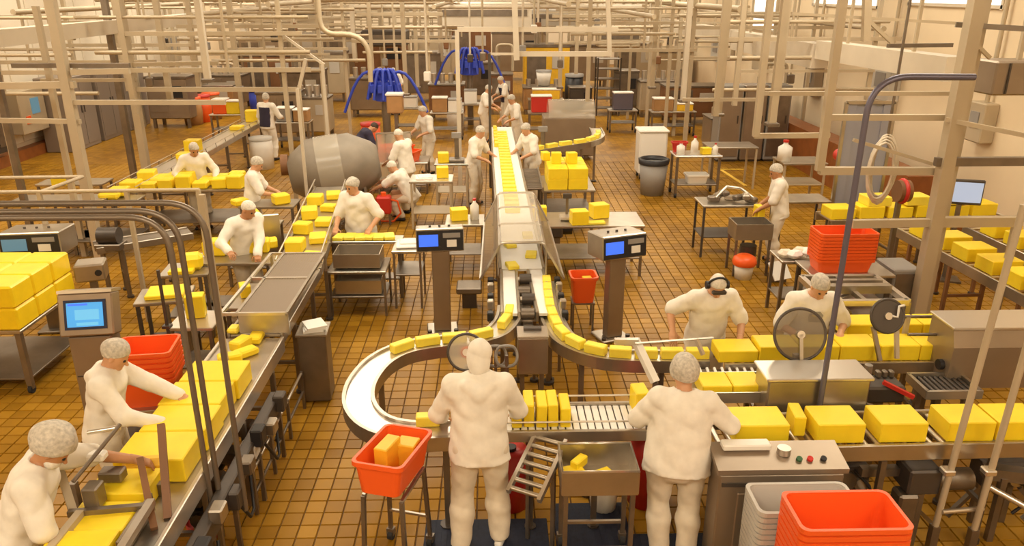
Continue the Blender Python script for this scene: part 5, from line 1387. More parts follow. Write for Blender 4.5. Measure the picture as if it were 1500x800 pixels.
block('yellow cheese block held by the worker at the right work tables', (4.30, 12.03, .70), (.12, .2, .26), .1, CHEESE, 'cheese on right tables')
q = P(1088, 407, 0)
t = thing('white_bucket', 'white bucket with an orange cover on the right aisle floor', 'bucket', q); MB().lathe([(.001, 0), (.13, 0), (.15, .26), (.13, .26), (.12, .02)], (0, 0, 0), 18).build('pail', WHITEP, t)
MB().lathe([(.17, .22), (.19, .26), (.17, .34), (.10, .38), (.001, .38)], (0, 0, 0), 14).build('cover', ORANGE, t)
for k, (px, py) in enumerate(((1142, 398), (1172, 376))):
    q = P(px, py, .2 if k == 0 else .9)
    if k == 0:
        t = thing('white_board', 'white board lying against the machine behind the logo shirt worker', 'board', (q.x, q.y, 0)); MB().box((0, 0, .22), (.32, .30, .02), .4, 0, .9).build('sheet', PAPER, t); MB().box((0, .08, .08), (.3, .02, .16)).build('prop', STEELD, t)
    else:
        t = table('small steel table behind the logo shirt worker', (q.x+.1, q.y+.2, 0), 0, .7, .5, .85, shelf=.3)
        t = thing('cloth_bundle', 'bundle of white cloth on the small steel table', 'cloth', (q.x, q.y+.1, .85))
        for j in range(4): MB().cbox((-.14+.09*j, .04*(-1)**j, .05+.015*j), (.2, .18, .10), .045, .5*j).build('fold', PAPER if j % 2 else CLOTH2, t)
# orange crates on table
table('steel table under the far orange crate stack', (4.50, 9.28, 0), 0, 1.05, .62, .88, shelf=.3, leg=DARKST, lw=.05)
crate_stack('orange crate in the stack beside the right conveyors', (4.42, 9.25, .88), 9, .042, 0, 'orange crates by the right conveyors', w=.74, d=.42, h=.18)
t = thing('grey_locker', 'dark grey locker right of the orange crates', 'cabinet', (5.25, 9.35, 0)); MB().cbox((0, 0, .45), (.36, .5, .90), .015).build('body', GREYP, t); MB().box((0, -.255, .5), (.3, .012, .7)).build('door', STEELD, t)
# right conveyors with blocks
RC = [(6.30, 'left'), (7.35, 'right')]
for x, l in RC:
    conveyor('%s of two block conveyors by the right wall' % l, (x+.15, 7.2), (x-.05, 11.0), .48, .90, belt=STEELB, rollers=26, legs=4, rail_h=.14, leg_m=WOODB)
    for i in range(7):
        y = 7.55+i*.50
        block('big cheese block on the %s conveyor by the right wall, %s from the near end' % (l, ORD[i]), (x+.15-.2*(y-7.2)/3.8, y, .90), (.40, .34, .18), .05, CHEESE, 'blocks by the right wall')
conveyor('cross conveyor with blocks at the head of the right conveyors', (5.15, 11.55), (8.1, 11.75), .48, .90, rollers=20, legs=4, rail_h=.14)
for i in range(6): block('big cheese block on the cross conveyor by the right wall, %s from the left' % ORD[i], (5.38+i*.46, 11.56+i*.03, .90), (.40, .34, .17+.02*(i % 2)), .07, CHEESE, 'blocks on the cross conveyor')
for i in range(3): block('cheese block stacked on top of the cross conveyor row, %s from the left' % ORD[i], (5.95+i*.62, 11.60+i*.03, 1.09), (.38, .32, .14), .07, CHEESEP, 'blocks on the cross conveyor')
t = thing('monitor', 'flat monitor on a stand behind the right conveyors', 'screen', (7.0, 11.12, 0), -.3)
MB().cbox((0, .0, 1.40), (.56, .05, .38), .012).build('bezel', DARKST, t); MB().box((.02, -.03, 1.40), (.48, .012, .30)).build('display', SCRPALE, t); MB().box((-.20, -.038, 1.40), (.10, .006, .31)).build('display_panel', SCRBLUE, t)
MB().bar((0, .03, 0), (0, .03, 1.25), .06).build('stand', STEELD, t); MB().box((0, 0, .015), (.4, .3, .03)).build('base', STEELD, t)
# hanging cable coil and valve behind it
c = PY(1290, 262, 9.6)
t = thing('hose_bundle', 'bundle of cream coloured hose hanging under the right frame', 'hose', (c.x, c.y, c.z-.6))
for k in range(7):
    r_ = .20+.02*(k % 3); MB().tube([((r_*.75)*math.sin(a)+.02*(k-3), .03*(k-3), .72+(.36+.03*(k % 4))*math.cos(a)) for a in [2*math.pi*j/18 for j in range(18)]], .016, 6, True).build('loop', BEIGEP, t)
MB().bar((0, 0, 1.05), (0, 0, 6.5-c.z+.6), .025).build('hook', STEELD, t)
t = thing('hose_reel', 'dark red hose reel near the hanging hose bundle', 'reel', PY(1322, 280, 10.2)); q = PY(1322, 280, 10.2); t.location = (q.x, q.y, 0)
MB().cyl((-.08, 0, q.z), (.08, 0, q.z), .15, 20).build('drum', WOODB, t); MB().tube([(.0, .15*math.cos(a), q.z+.15*math.sin(a)) for a in [2*math.pi*j/16 for j in range(16)]], .03, 6, True).build('hose', RED, t); MB().bar((0, .05, 0), (0, .05, q.z), .06).build('post', STEELD, t)
q = PY(1262, 240, 12.6)
t = thing('plastic_curtain', 'blue-grey plastic strip curtain behind the right frame', 'curtain', (q.x, q.y, 0))
for k in range(5): MB().box((-.3+k*.15, .02*(k % 2), 1.35), (.16, .008, 2.3)).build('strip', mat('blue_grey_plastic', (.30, .30, .36), .3), t)
MB().bar((-.4, 0, 2.52), (.4, 0, 2.52), .05).build('curtain_rail', STEEL, t)
for s in (-1, 1): MB().bar((s*.4, 0, 0), (s*.4, 0, 2.52), .05).build('post', STEEL, t)
q = PY(1232, 228, 13.5)
t = thing('valve_box', 'small red valve on a post by the brown curb', 'valve', (q.x, q.y, 0)); MB().cyl((0, -.1, q.z), (0, .1, q.z), .11, 14).build('wheel', RED, t); MB().bar((0, 0, 0), (0, 0, q.z), .06).build('post', BEIGE, t)

# ------------------------------------------------------------------ centre middle ground
table('steel table under the big cheese pile right of the middle conveyor', (1.36, 14.1, 0), 0, .95, 1.2, .86, shelf=.4, leg=STEELD, lw=.05)
k = 0
for L in range(2):
    for r_ in range(3):
        for c_ in range(2):
            block('cheese block in the big pile, %s layer, %s row, %s side' % (['lower', 'upper'][L], ['front', 'middle', 'back'][r_], ['left', 'right'][c_]), (1.16+c_*.36, 13.72+r_*.36, .86+L*.19), (.35, .34, .19), RND.uniform(-.04, .04), CHEESE, 'big cheese pile')
for i in range(2): block('small cheese block standing on the big pile, %s one' % ['left', 'right'][i], (1.16+i*.28, 14.05, 1.24), (.18, .16, .20), .2*i, CHEESE, 'big cheese pile')
block('cheese block at the left foot of the big pile', (.98, 14.35, 1.24-.0), (.14, .2, .15), .2, CHEESE, 'big cheese pile')
conveyor('dark side rollers between the middle conveyor and the big cheese pile', (.72, 13.5), (.72, 15.2), .30, .90, rollers=14, belt=STEELD, legs=2)
table('low work table with three cheese blocks behind the right weigh station', (1.55, 11.75, 0), 0, 1.55, .8, .84, shelf=.3, leg=STEELD)
for i, (px, py, s) in enumerate(((790, 322, .22), (848, 328, .26), (877, 318, .27))):
    q = P(px, py, .84); block('yellow cheese block on the low work table, %s from the middle conveyor' % ORD[i], (q.x, q.y, .84), (s, s*.8, .22), .15*i, CHEESE, 'blocks on the low work table')
block('small cheese slice lying before the rightmost block on the low work table', (P(872, 328, .84).x, P(872, 328, .84).y, .84), (.3, .12, .04), .1, CHEESEP, 'blocks on the low work table')
t = thing('bench_scale', 'small steel bench scale on the low work table', 'scale', (1.16, 11.72, .84)); MB().cbox((0, 0, .04), (.24, .24, .05), .01).build('pan', STEELB, t); MB().bar((0, .1, .02), (0, .1, .34), .04).build('column', STEELD, t); MB().cbox((0, .08, .36), (.14, .05, .08), .01).build('readout', DARKST, t)
t = thing('pallet_jack_motor', 'dark motor unit under the big cheese table', 'motor', (1.0, 12.9, 0)); MB().cbox((0, 0, .35), (.4, .3, .3), .03).build('housing', DARKST, t); MB().cyl((.2, 0, .35), (.36, 0, .35), .12, 14).build('motor_body', BLACK, t); MB().box((0, 0, .1), (.3, .24, .2)).build('plinth', STEELD, t)
# small curved conveyor
pth = bezpath([(P(775, 222, 1.0).x, P(775, 222, 1.0).y, 0), (P(820, 214, 1.0).x, P(820, 214, 1.0).y, 0), (P(858, 208, 1.0).x, P(858, 208, 1.0).y, 0), (P(876, 200, 1.0).x, P(876, 200, 1.0).y, 0), (P(872, 188, 1.0).x, P(872, 188, 1.0).y, 0)], .15)
cc, pth = curve_conveyor('small curved conveyor with cheese bars right of the far middle belt', pth, .24, 1.0, legs=(4, 10, 14))
for i in range(7):
    q, a = along(pth, .25+i*.42); block('cheese bar on the small curved conveyor, %s from the middle belt' % ORD[i], (q.x, q.y, 1.0), (.30, .12, .09), a, CHEESEP, 'cheese on the small curved conveyor')
t = thing('seal_machine', 'grey sealing machine with rounded clear top beside the far middle belt', 'machine', (2.0, 20.6, 0))
MB().cbox((0, 0, .62), (1.35, .9, 1.0), .03).build('body', SATIN, t)
mb = MB(); n = 8
pts = [(-.55+.0*k, .45*math.cos(math.pi*k/n), 1.12+.42*math.sin(math.pi*k/n)) for k in range(n+1)]
mb.add([p for p in pts]+[(.65, p[1], p[2]) for p in pts], [(k, k+1, n+2+k, n+1+k) for k in range(n)], True); mb.build('cover', CLEAR, t)
for s in (-1, 1): MB().bar((s*.5, 0, 0), (s*.5, 0, .15), .12).build('foot', STEELD, t)
for s, l, (tx, ty) in ((-1, 'left', (-.85, 15.9)), (1, 'right', (.98, 16.6))):
    table('steel side table on the %s of the far middle belt' % l, (tx, ty, 0), 0, .7, .6, .90, shelf=.3, leg=BEIGE)
    t = thing('bench_scale', 'steel scale column on the %s side table of the far middle belt' % l, 'scale', (tx+.1, ty, .90)); MB().cbox((0, 0, .03), (.32, .3, .05), .01).build('pan', STEELD, t); MB().cbox((0, .1, .28), (.09, .06, .5), .01).build('column', STEELD, t); MB().cbox((0, .08, .52), (.2, .06, .12), .01).build('readout', GREYP, t)
block('yellow cheese block on the left side table of the far middle belt', (-1.02, 15.8, .90), (.22, .2, .2), .1, CHEESE, 'cheese on the side tables')
table('beige legged table with white sheets left of the far middle belt', (-1.15, 14.3, 0), 0, .8, .6, .92, shelf=.3, leg=BEIGE, top=STEELB)
block('small yellow cheese block on the beige legged table', (-.95, 14.35, .92), (.22, .2, .2), .1, CHEESE, 'cheese on the side tables')
t = thing('paper_stack', 'white paper sheets on the beige legged table', 'paper', (-1.3, 14.3, .92)); MB().box((0, 0, .012), (.3, .36, .024), .1).build('sheaf', PAPER, t); MB().box((.02, .02, .03), (.26, .3, .012), .25).build('upper_sheaf', PAPER, t)
table('low steel table with scale beside the left weigh station', (-.45, 11.9, 0), 0, .62, .6, .80, shelf=.3, leg=STEELD)
block('yellow cheese block on the low table by the left weigh station', (-.55, 11.9, .80), (.26, .22, .18), .2, CHEESE, 'cheese on the side tables')
bottle('white bottle beside the cheese on the low table', -.30, 11.92, .80, .34, WHITEP, .07)
t = thing('floor_scale', 'dark low floor box beside the left weigh station', 'scale', (-.35, 10.25, 0)); MB().cbox((0, 0, .28), (.36, .34, .10), .02).build('platform', STEELD, t); MB().box((0, 0, .12), (.2, .2, .24)).build('plinth', DARKST, t)
for px, py, rz, lab, kw in ((692, 186, -2.0, 'worker in white on the left of the far middle belt', {}), (781, 182, 2.1, 'worker in white on the right of the far middle belt', dict(girth=1.1)),
                        (707, 126, -1.8, 'distant worker in white standing beside the tall pale post', {}), (741, 113, 1.9, 'distant worker in white with a dark vest behind the far middle belt', dict(vest=NAVYC)),
                        (758, 140, 2.0, 'distant worker in white right of the dark post', {}), (577, 100, 3.1, 'distant worker with white hairnet behind the near blue hoses', {})):
    q = P(px, py, 1.62)
    person(lab, (q.x, q.y, 0), rz, h=1.70, lean=12, head=(28, 0), hands=[(-.22, .40, 1.0), (.2, .40, 1.0)], cap='net', res=.022 if py > 150 else .028, **kw)
# blue hose manifolds
def manifold(label, px, py, Y, s):
    c = PY(px, py, Y)
    t = thing('hose_manifold', label, 'machine', (c.x, c.y, 0))
    z = c.z
    MB().cyl((0, 0, 0), (0, 0, z-.2*s), .10, 12).build('column', STEELD, t)
    MB().cyl((0, 0, z-.25*s), (0, 0, z+.28*s), .30*s, 16).build('hub', BLUE, t)
    for k in range(12):
        a = 2*math.pi*k/12; R_ = (.55 if k % 6 else 1.2)*s
        MB().tube([(R_*q_*math.cos(a), R_*q_*math.sin(a)*.8, z+.25*s+.42*s*math.sin(math.pi*q_)*1.1-(.45 if k % 6 else .85)*s*q_*q_) for q_ in [j/8 for j in range(9)]], .045*s, 6).build('hose', BLUE, t)
    for k in range(9):
        a = 2*math.pi*k/9+.3; MB().cbox((.40*s*math.cos(a), .36*s*math.sin(a), z+.1*s), (.14*s, .14*s, .24*s), .02).build('valve', BLUE, t)
manifold('blue hose manifold with arching hoses behind the drum', 564, 134, 19.5, .85)
manifold('second blue hose manifold further back near the pale posts', 688, 98, 26.0, .95)
t = thing('brown_box', 'brown box with white lid on a post before the blue hoses', 'box', PY(579, 152, 18.0)); q = PY(579, 152, 18.0); t.location = (q.x, q.y, 0)
MB().cbox((0, 0, q.z), (.36, .3, .40), .02).build('case', CARD, t); MB().cbox((0, 0, q.z+.22), (.40, .34, .05), .01).build('lid', WHITEP, t); MB().bar((0, 0, 0), (0, 0, q.z-.2), .07).build('post', STEELD, t)

# ------------------------------------------------------------------ far machines
def machine(label, px, py, w, d, h, m, style=0, name='far_machine', Y=None, m2=None):
    q = P(px, py, 0)
    t = thing(name, label, 'machine', (q.x, q.y+d/2, 0)); m2 = m2 or STEELD
    MB().cbox((0, 0, h*.55), (w, d, h*.75), .03).build('body', m, t)
    for sx in (-1, 1):
        for sy in (-1, 1): MB().bar((sx*w*.42, sy*d*.4, 0), (sx*w*.42, sy*d*.4, h*.2), .09).build('foot', STEELD, t)
    MB().cbox((0, 0, h*.94), (w*1.04, d*1.04, h*.05), .01).build('lid', m2, t)
    MB().box((-w*.22, -d/2-.01, h*.58), (w*.42, .02, h*.55)).build('door', m2 if style % 2 else m, t)
    MB().box((w*.25, -d/2-.012, h*.68), (w*.26, .024, h*.22)).build('panel', BLACK if style % 3 == 0 else GREYL, t)
    if style % 3 == 1:
        MB().cyl((-w*.2, 0, h*.96), (-w*.2, 0, h*1.35), .12, 12).build('duct', STEEL, t); MB().tube(arc([((-w*.2, 0, h*1.3), 0), ((-w*.2, 0, h*1.6), .15), ((w*.5, 0, h*1.6), .15), ((w*.5, 0, h*1.0), 0)], 4), .05, 8).build('pipe', BEIGE, t)
    if style % 3 == 2:
        for k in range(4): MB().cyl((-w*.36+k*w*.24, 0, h*.96), (-w*.36+k*w*.24, 0, h*1.2), .09, 10).build('cylinder', STEELB, t)
    return t
FM = [(412, 208, 1.2, 1.0, 1.5, SATIN, 0, 'dark steel machine right of the worker in the navy vest'), (445, 175, 1.4, 1.2, 1.7, STEELD, 1, 'grey machine behind the upper left post pair'),
      (460, 205, 1.0, .8, 1.3, BEIGE, 2, 'beige machine left of the tumbler drum'), (312, 170, 1.6, 1.0, 1.1, CARD, 1, 'brown machine beyond the far left conveyor'), (330, 160, 1.5, 1.0, 1.3, SATIN, 2, 'steel filling machine near the orange barrels'),
      (252, 188, 1.3, .9, 1.7, SATIN, 0, 'grey cabinet machine before the left wall'), (400, 148, 2.0, 1.2, 1.9, WOODB, 1, 'dark brown tunnel machine in the left background'), (480, 150, 1.5, 1.2, 2.0, BEIGE, 1, 'beige machine with pipe loop behind the drum'),
      (540, 172, 1.2, .9, 1.4, SATIN, 2, 'steel pump unit left of the near blue hoses'), (620, 150, 1.5, 1.2, 2.0, STEELD, 1, 'dark machine right of the near blue hoses'), (655, 178, 1.2, .9, 1.3, WOODB, 2, 'low brown machine before the pale tall post'),
      (560, 128, 2.4, 1.6, 2.2, WOODB, 0, 'wide brown oven in the far middle'), (500, 122, 2.0, 1.5, 2.4, SATIN, 1, 'tall steel machine in the far left middle'), (640, 122, 1.8, 1.4, 2.2, BEIGE, 2, 'far beige machine behind the second blue hoses'),
      (700, 150, 1.2, 1.0, 1.6, STEELD, 0, 'dark machine beside the distant workers'), (735, 168, .8, .7, 1.5, WOODB, 1, 'dark brown cabinet between the distant workers'), (795, 168, 1.4, 1.0, 1.0, CARD, 2, 'amber table machine right of the distant workers'),
      (800, 150, 1.8, 1.2, 2.3, CHEESEO, 1, 'amber yellow machine in the right background'), (850, 168, .8, .7, 1.0, DARKST, 0, 'black unit right of the white bucket'), (915, 168, .9, .8, 1.6, STEELD, 0, 'dark blue-grey control unit in the right background'),
      (965, 172, 1.4, 1.0, 1.3, BEIGE, 2, 'beige machine behind the white tote'), (1012, 182, 1.8, 1.0, 1.3, WOODB, 1, 'dark brown machine behind the wheeled cart'), (1075, 225, 1.4, .9, 1.0, SATIN, 2, 'grey table machine left of the brown curb'),
      (1090, 200, 1.4, 1.0, 1.2, WOODB, 0, 'brown machine near the right curb'), (1122, 212, 1.0, .8, 1.4, SATIN, 1, 'steel cabinet machine by the right frame'), (860, 130, 1.8, 1.4, 2.0, SATIN, 2, 'distant steel machine right of the amber machine'),
      (930, 132, 1.6, 1.3, 2.1, BEIGE, 1, 'distant beige machine in the right background'), (760, 118, 2.6, 1.4, 2.4, SATIN, 0, 'wide pale machine at the far end of the hall'), (985, 135, 1.5, 1.2, 1.8, BEIGE, 2, 'distant machine before the right wall'),
      (385, 118, 2.0, 1.5, 2.1, SATIN, 1, 'distant grey machine in the left background'), (440, 112, 2.0, 1.5, 2.2, BEIGE, 2, 'distant beige machine left of the brown oven'), (690, 105, 2.2, 1.5, 2.4, WOODB, 1, 'distant brown machine before the end wall')]
for i, (px, py, w, d, h, m_, st_, lab) in enumerate(FM): machine(lab, px, py, w, d, h, m_, st_)
for k in range(3):                                               # grey cabinets standing at the left wall
    y = 22.3+k*1.75
    t = thing('wall_cabinet', 'tall grey metal cabinet against the left wall, %s from the front' % ORD[k], 'cabinet', (-11.9, y, 0)); MB().cbox((0, 0, 1.0), (.8, 1.5, 2.0), .02).build('body', mat('grey_cabinet', (.30, .25, .21), .5, .3), t)
    for s in (-1, 1):
        dd = MB().box((.405, s*.37, 1.02), (.02, .70, 1.8)).build('door', mat('grey_cabinet', (.3, .3, .3)), t); MB().box((.425, s*.08, 1.1), (.02, .03, .2)).build('handle', DARKST, dd)
t = thing('wall_panel_box', 'control box with blue screen on the left wall', 'box', (-12.3, 20.9, .75)); MB().cbox((.05, 0, .5), (.4, 1.2, 1.1), .02).build('housing', BEIGE, t); MB().box((.26, .1, .62), (.02, .36, .40)).build('display', SCRDIM, t); MB().box((.26, -.3, .3), (.02, .2, .2)).build('plate', ORANGE, t)
t = thing('wall_duct', 'dark doorway shaped duct on the left wall', 'duct', (-12.35, 19.6, .4)); MB().cbox((0, 0, 1.1), (.3, .5, 2.2), .02).build('body', DARKST, t); MB().box((.16, 0, 1.1), (.02, .36, 1.9)).build('cover', STEELD, t)
for k in range(3):
    p = P(285+14*k, 182-4*k, 0); t = thing('orange_barrel', 'orange barrel beyond the far left conveyor, %s from the left' % ORD[k], 'barrel', p); MB().lathe([(.001, 0), (.28, 0), (.31, .4), (.28, .85), (.001, .85)], (0, 0, 0), 16).build('body', CARD if k != 1 else ORANGE, t); MB().lathe([(.3, .83), (.3, .9), (.001, .9)], (0, 0, 0), 16).build('lid', ORANGE if k != 1 else RED, t)
t = thing('shelf_rack', 'dark wire shelf rack in the right background', 'rack', P(888, 168, 0))
for sx in (-1, 1):
    for sy in (-1, 1): MB().bar((sx*.4, sy*.3, 0), (sx*.4, sy*.3, 2.0), .05).build('post', DARKST, t)
for k in range(6): MB().box((0, 0, .25+k*.34), (.8, .6, .03)).build('shelf', STEELD, t)
t = thing('white_tub', 'white tub standing on the amber table machine', 'tub', Vector(P(795, 168, 0))+Vector((.05, .5, .985))); MB().lathe([(.001, 0), (.22, 0), (.28, .5), (.25, .5), (.2, .02)], (0, 0, 0), 16).build('pail', WHITEP, t); MB().lathe([(.29, .47), (.29, .53), (.001, .53)], (0, 0, 0), 16).build('lid', GREYP, t)
t = thing('white_barrel', 'white barrel beside the navy vest worker', 'barrel', P(386, 246, 0)); MB().lathe([(.001, 0), (.27, 0), (.29, .5), (.27, .75), (.001, .75)], (0, 0, 0), 18).build('body', WHITEP, t); MB().lathe([(.29, .72), (.29, .78), (.001, .78)], (0, 0, 0), 18).build('lid', GREYL, t)
# ------------------------------------------------------------------ overhead steelwork
def vpost(px, py, Y, z0=0.0, z1=5.2):
    p = PY(px, py, Y); return (p.x, p.y, z0), (p.x, p.y, z1)
def hbar(pa, pb, Y): return PY(*pa, Y), PY(*pb, Y)
def F2(part, ab, w, h=None, m=None): return (part, ab[0], ab[1], w, h, m) if m else (part, ab[0], ab[1], w, h)
# beams along the hall
frame('left_overhead_beam', 'pale overhead trunking beam along the left side', 'beam', [('beam', (-8.0, 10.0, 3.50), (-8.0, 24.0, 3.50), .30, .27), ('beam', (-8.0, 24.1, 3.50), (-8.0, 42.0, 3.50), .28, .25)]+[('hanger', (-8.0, y, 3.6), (-8.0, y, 6.5), .04, None, BEIGE) for y in (11, 15, 19, 23, 28, 33, 38)], BEIGEP)
a, b = PX(1250, 82, 6.9), PX(1120, 62, 6.9)
frame('right_overhead_beam', 'pale overhead trunking beam along the right side', 'beam', [('beam', (6.9, 11.7, 3.12), (6.9, 16.6, 3.06), .34, .36), ('beam', (6.9, 16.7, 2.92), (6.9, 22.6, 2.90), .36, .50), ('beam', (6.9, 22.7, 2.95), (6.9, 44, 2.95), .34, .42)]
      +[('hanger', (6.9, y, 3.1), (6.9, y, 6.5), .05, None, BEIGE) for y in (13, 15.5, 18.5, 21.5, 25, 29, 33, 37)], BEIGEP)
t = thing('beam_end_box', 'grey steel box at the near end of the right overhead beam', 'box', (PY(1478, 112, 9.6).x, 9.6, 2.9)); c = PY(1475, 112, 9.6); t.location = c
MB().cbox((0, 0, 0), (.62, .5, .40), .02).build('housing', SATIN, t); MB().box((-.15, -.26, 0), (.02, .02, .36)).build('seam', DARKST, t); MB().bar((.1, 0, .2), (.1, 0, 6.5-c.z), .05).build('hanger', BEIGE, t)
# near right frame
Y = 9.0
pA = PY(1368, 330, Y); pB = PY(1200, 250, Y+.2)
z_ = lambda px, py, y=Y: PY(px, py, y).z
frame('right_steel_frame', 'tall beige steel post frame in front of the right conveyors', 'frame',
      [('post', (pA.x, Y, 0), (pA.x, Y, 5.6), .15), ('post', (pA.x+.26, Y+.3, 0), (pA.x+.26, Y+.3, 5.6), .11), ('beam', (pA.x, Y, z_(1370, 325)), (PY(1492, 322, Y).x, Y, z_(1370, 325)), .10, .12),
       ('beam', PY(1248, 328, Y), PY(1368, 326, Y), .07, .10), ('beam', PY(1370, 237, Y), PY(1530, 236, Y), .08, .10, STEELD), ('post', (PY(1490, 322, Y).x, Y, 0), (PY(1490, 322, Y).x, Y, z_(1490, 322)), .07),
       ('beam', PY(1385, 175, Y), PY(1510, 200, Y-.4), .05)], BEIGE)
frame('hanging_portal', 'beige hanging portal frame left of the tall right posts', 'frame',
      [('post', (pB.x, 9.2, pB.z), (pB.x, 9.2, 6.4), .09), ('beam', (pB.x, 9.2, pB.z), (pA.x, 9.15, pB.z), .09), ('beam', PY(1210, 172, 9.2), PY(1392, 172, 9.2), .07), ('beam', PY(1125, 137, 9.4), PY(1390, 137, 9.4), .05), ('brace', PY(1250, 205, 9.2), PY(1365, 240, 9.2), .04)], BEIGE)
frame('right_upper_frame', 'upper crossbars with diagonal braces over the right beam', 'frame',
      [('post', PY(1268, 60, 11.5), PY(1272, -60, 11.5), .10), ('brace', PY(1270, 28, 11.5), PY(1308, 64, 11.5), .05), ('beam', PY(1160, 20, 11.6), PY(1400, 34, 11.6), .04), ('beam', PY(1400, 36, 9.3), PY(1530, 44, 9.0), .06, None, STEELD), ('beam', PY(1300, 67, 10.5), PY(1395, 66, 10.5), .05, None, STEELD), ('brace', PY(1425, 60, 9.2), PY(1450, 85, 9.2), .04)], BEIGE)
# left frames
frame('left_steel_frame', 'beige steel post frame at the left edge with crossbars', 'frame',
      [('post',)+vpost(122, 250, 12.2, 0, 6.4)+(.13,), ('post',)+vpost(100, 250, 12.6, 0, 4.0)+(.08,), ('beam',)+hbar((-30, 126), (110, 124), 12.2)+(.10,), ('beam',)+hbar((-30, 176), (118, 178), 12.2)+(.07,), ('beam',)+hbar((18, 96), (190, 96), 12.3)+(.07, None, STEELD), ('beam',)+hbar((108, 150), (330, 150), 12.2)+(.07,), ('beam',)+hbar((105, 106), (190, 104), 12.2)+(.08,), ('post',)+vpost(28, 260, 12.4, 0, 3.3)+(.09, None, STEELD)], BEIGE)
frame('left_inner_frame', 'second beige post frame further along the left wall', 'frame',
      [('post',)+vpost(205, 190, 16.5, 0, 6.4)+(.15,), ('post',)+vpost(185, 190, 17.2, 0, 4.2)+(.12, None, STEELD), ('beam',)+hbar((200, 131), (440, 131), 16.5)+(.09,), ('beam',)+hbar((180, 95), (320, 92), 16.5)+(.08,), ('beam',)+hbar((60, 118), (200, 117), 16.5)+(.07,)], BEIGE)
frame('pipe_railing', 'beige pipe railing behind the bent pipes on the left', 'railing',
      [('rail',)+hbar((-30, 282), (292, 278), 9.8)+(.05,), ('rail',)+hbar((-30, 261), (120, 259), 10.8)+(.05,), ('rail', PY(60, 281, 9.8), PY(121, 259, 10.8), .05), ('post', (PY(57, 282, 9.8).x, 9.8, 0), PY(57, 282, 9.8), .05), ('post', (PY(185, 280, 9.8).x, 9.8, 0), PY(185, 280, 9.8), .05), ('post', (PY(290, 278, 9.8).x, 9.8, 0), PY(290, 278, 9.8), .05)], BEIGE)
# centre pale portal over the far belt
frame('pale_portal', 'pale hanging portal frame over the far middle belt', 'frame',
      [('post',)+vpost(672, 160, 17.5, 0, z_(672, 44, 17.5))+(.09,), ('beam',)+hbar((670, 43), (905, 43), 17.5)+(.10,), ('post',)+vpost(718, 200, 17.3, 0, z_(718, 78, 17.3))+(.06, None, DARKST), ('beam',)+hbar((752, 79), (895, 79), 17.5)+(.10,), ('post', PY(757, 88, 17.4), PY(752, -40, 17.4), .12), ('post', PY(893, 80, 17.5), PY(889, -40, 17.5), .09), ('beam',)+hbar((718, 79), (757, 79), 17.4)+(.05,)], BEIGEP)
frame('drum_pole', 'thin pale pole standing left of the drum', 'pole', [('post',)+vpost(452, 310, 13.9, 0, z_(433, 130, 13.9))+(.05,), ('post', PY(405, 45, 16.2), PY(475, 95, 16.2), .05), ('post',)+vpost(480, 190, 16.2, 0, z_(478, 95, 16.2))+(.06,)], BEIGEP)
pipe('goose_neck_pipe', 'beige goose neck pipe bending down behind the drum pole', 'pipe', arc([(Vector((PY(470, 50, 16).x, 16, 6.5)), 0), (PY(470, 50, 16), .3), (PY(540, 50, 16), .5), (PY(543, 120, 16), 0)], 6), .05, BEIGE)
frame('yellow_signal_pole', 'short slanted pale pole with green box in the left background', 'pole', [('post', PY(438, 130, 15), PY(448, 86, 15), .06, None, BEIGEP), ('post', (PY(438, 130, 15).x, 15, 0), PY(438, 130, 15), .06)], BEIGE)
# rows of supports all the way back: each bay is one frame
rr = random.Random(11)
def bay(label, x0, x1, Y, zt, bars, w=.09, m=None):
    L = [('post', (x0, Y, 0 if rr.random() < .5 else 1.9), (x0, Y, 6.4), w), ('post', (x1, Y+.1, 0 if rr.random() < .5 else 2.0), (x1, Y+.1, 6.4), w*.8)]
    for k in range(bars):
        z = zt-.34*k+rr.uniform(-.05, .05); L.append(('beam' if k % 2 else 'pipe', (x0-rr.uniform(0, .8), Y, z), (x1+rr.uniform(0, .8), Y+.05, z), .05+.04*rr.random()))
    xm = x0+(x1-x0)*rr.uniform(.3, .7)
    L.append(('hanger', (xm, Y, zt-.34*(bars-1)), (xm, Y, 6.4), .05))
    return frame('support_bay', label, 'frame', L, m or BEIGE)
where = ['first', 'second', 'third', 'fourth', 'fifth', 'sixth', 'seventh']
for j, (xa, xb, lab, zt) in enumerate(((-11.4, -8.6, 'left wall aisle', 3.7), (-7.2, -4.4, 'far left conveyor', 3.75), (-3.6, -1.6, 'blue hoses', 3.9), (2.2, 4.6, 'right aisle', 3.85), (5.4, 8.2, 'right wall', 3.6))):
    for i, Yb in enumerate((15.5, 19.0, 22.5, 26.0, 30.0, 34.5, 39.5)):
        if j == 2 and i < 2: continue
        if j == 3 and i < 1: continue
        bay('beige support bay over the %s, %s from the front' % (lab, where[i]), xa+rr.uniform(-.3, .3), xb+rr.uniform(-.3, .3), Yb+rr.uniform(-.5, .5)+j*.4, zt+rr.uniform(-.1, .1), 3+rr.randrange(3), .10)
for k, (x, z, r_, l) in enumerate(((-6.2, 3.75, .05, 'left of the bays'), (-4.6, 3.95, .06, 'over the tumbler drum'), (-1.2, 3.9, .05, 'left of the middle belt'), (1.6, 3.95, .06, 'right of the middle belt'), (3.4, 3.7, .05, 'over the right aisle'), (5.2, 3.85, .07, 'beside the right beam'), (-9.8, 3.8, .06, 'along the left wall'), (8.3, 3.45, .06, 'along the right wall'))):
    pipe('overhead_pipe', 'long beige overhead pipe running back '+l, 'pipe', [(x, 17, z), (x, 30, z), (x, 46, z)], r_, BEIGE)
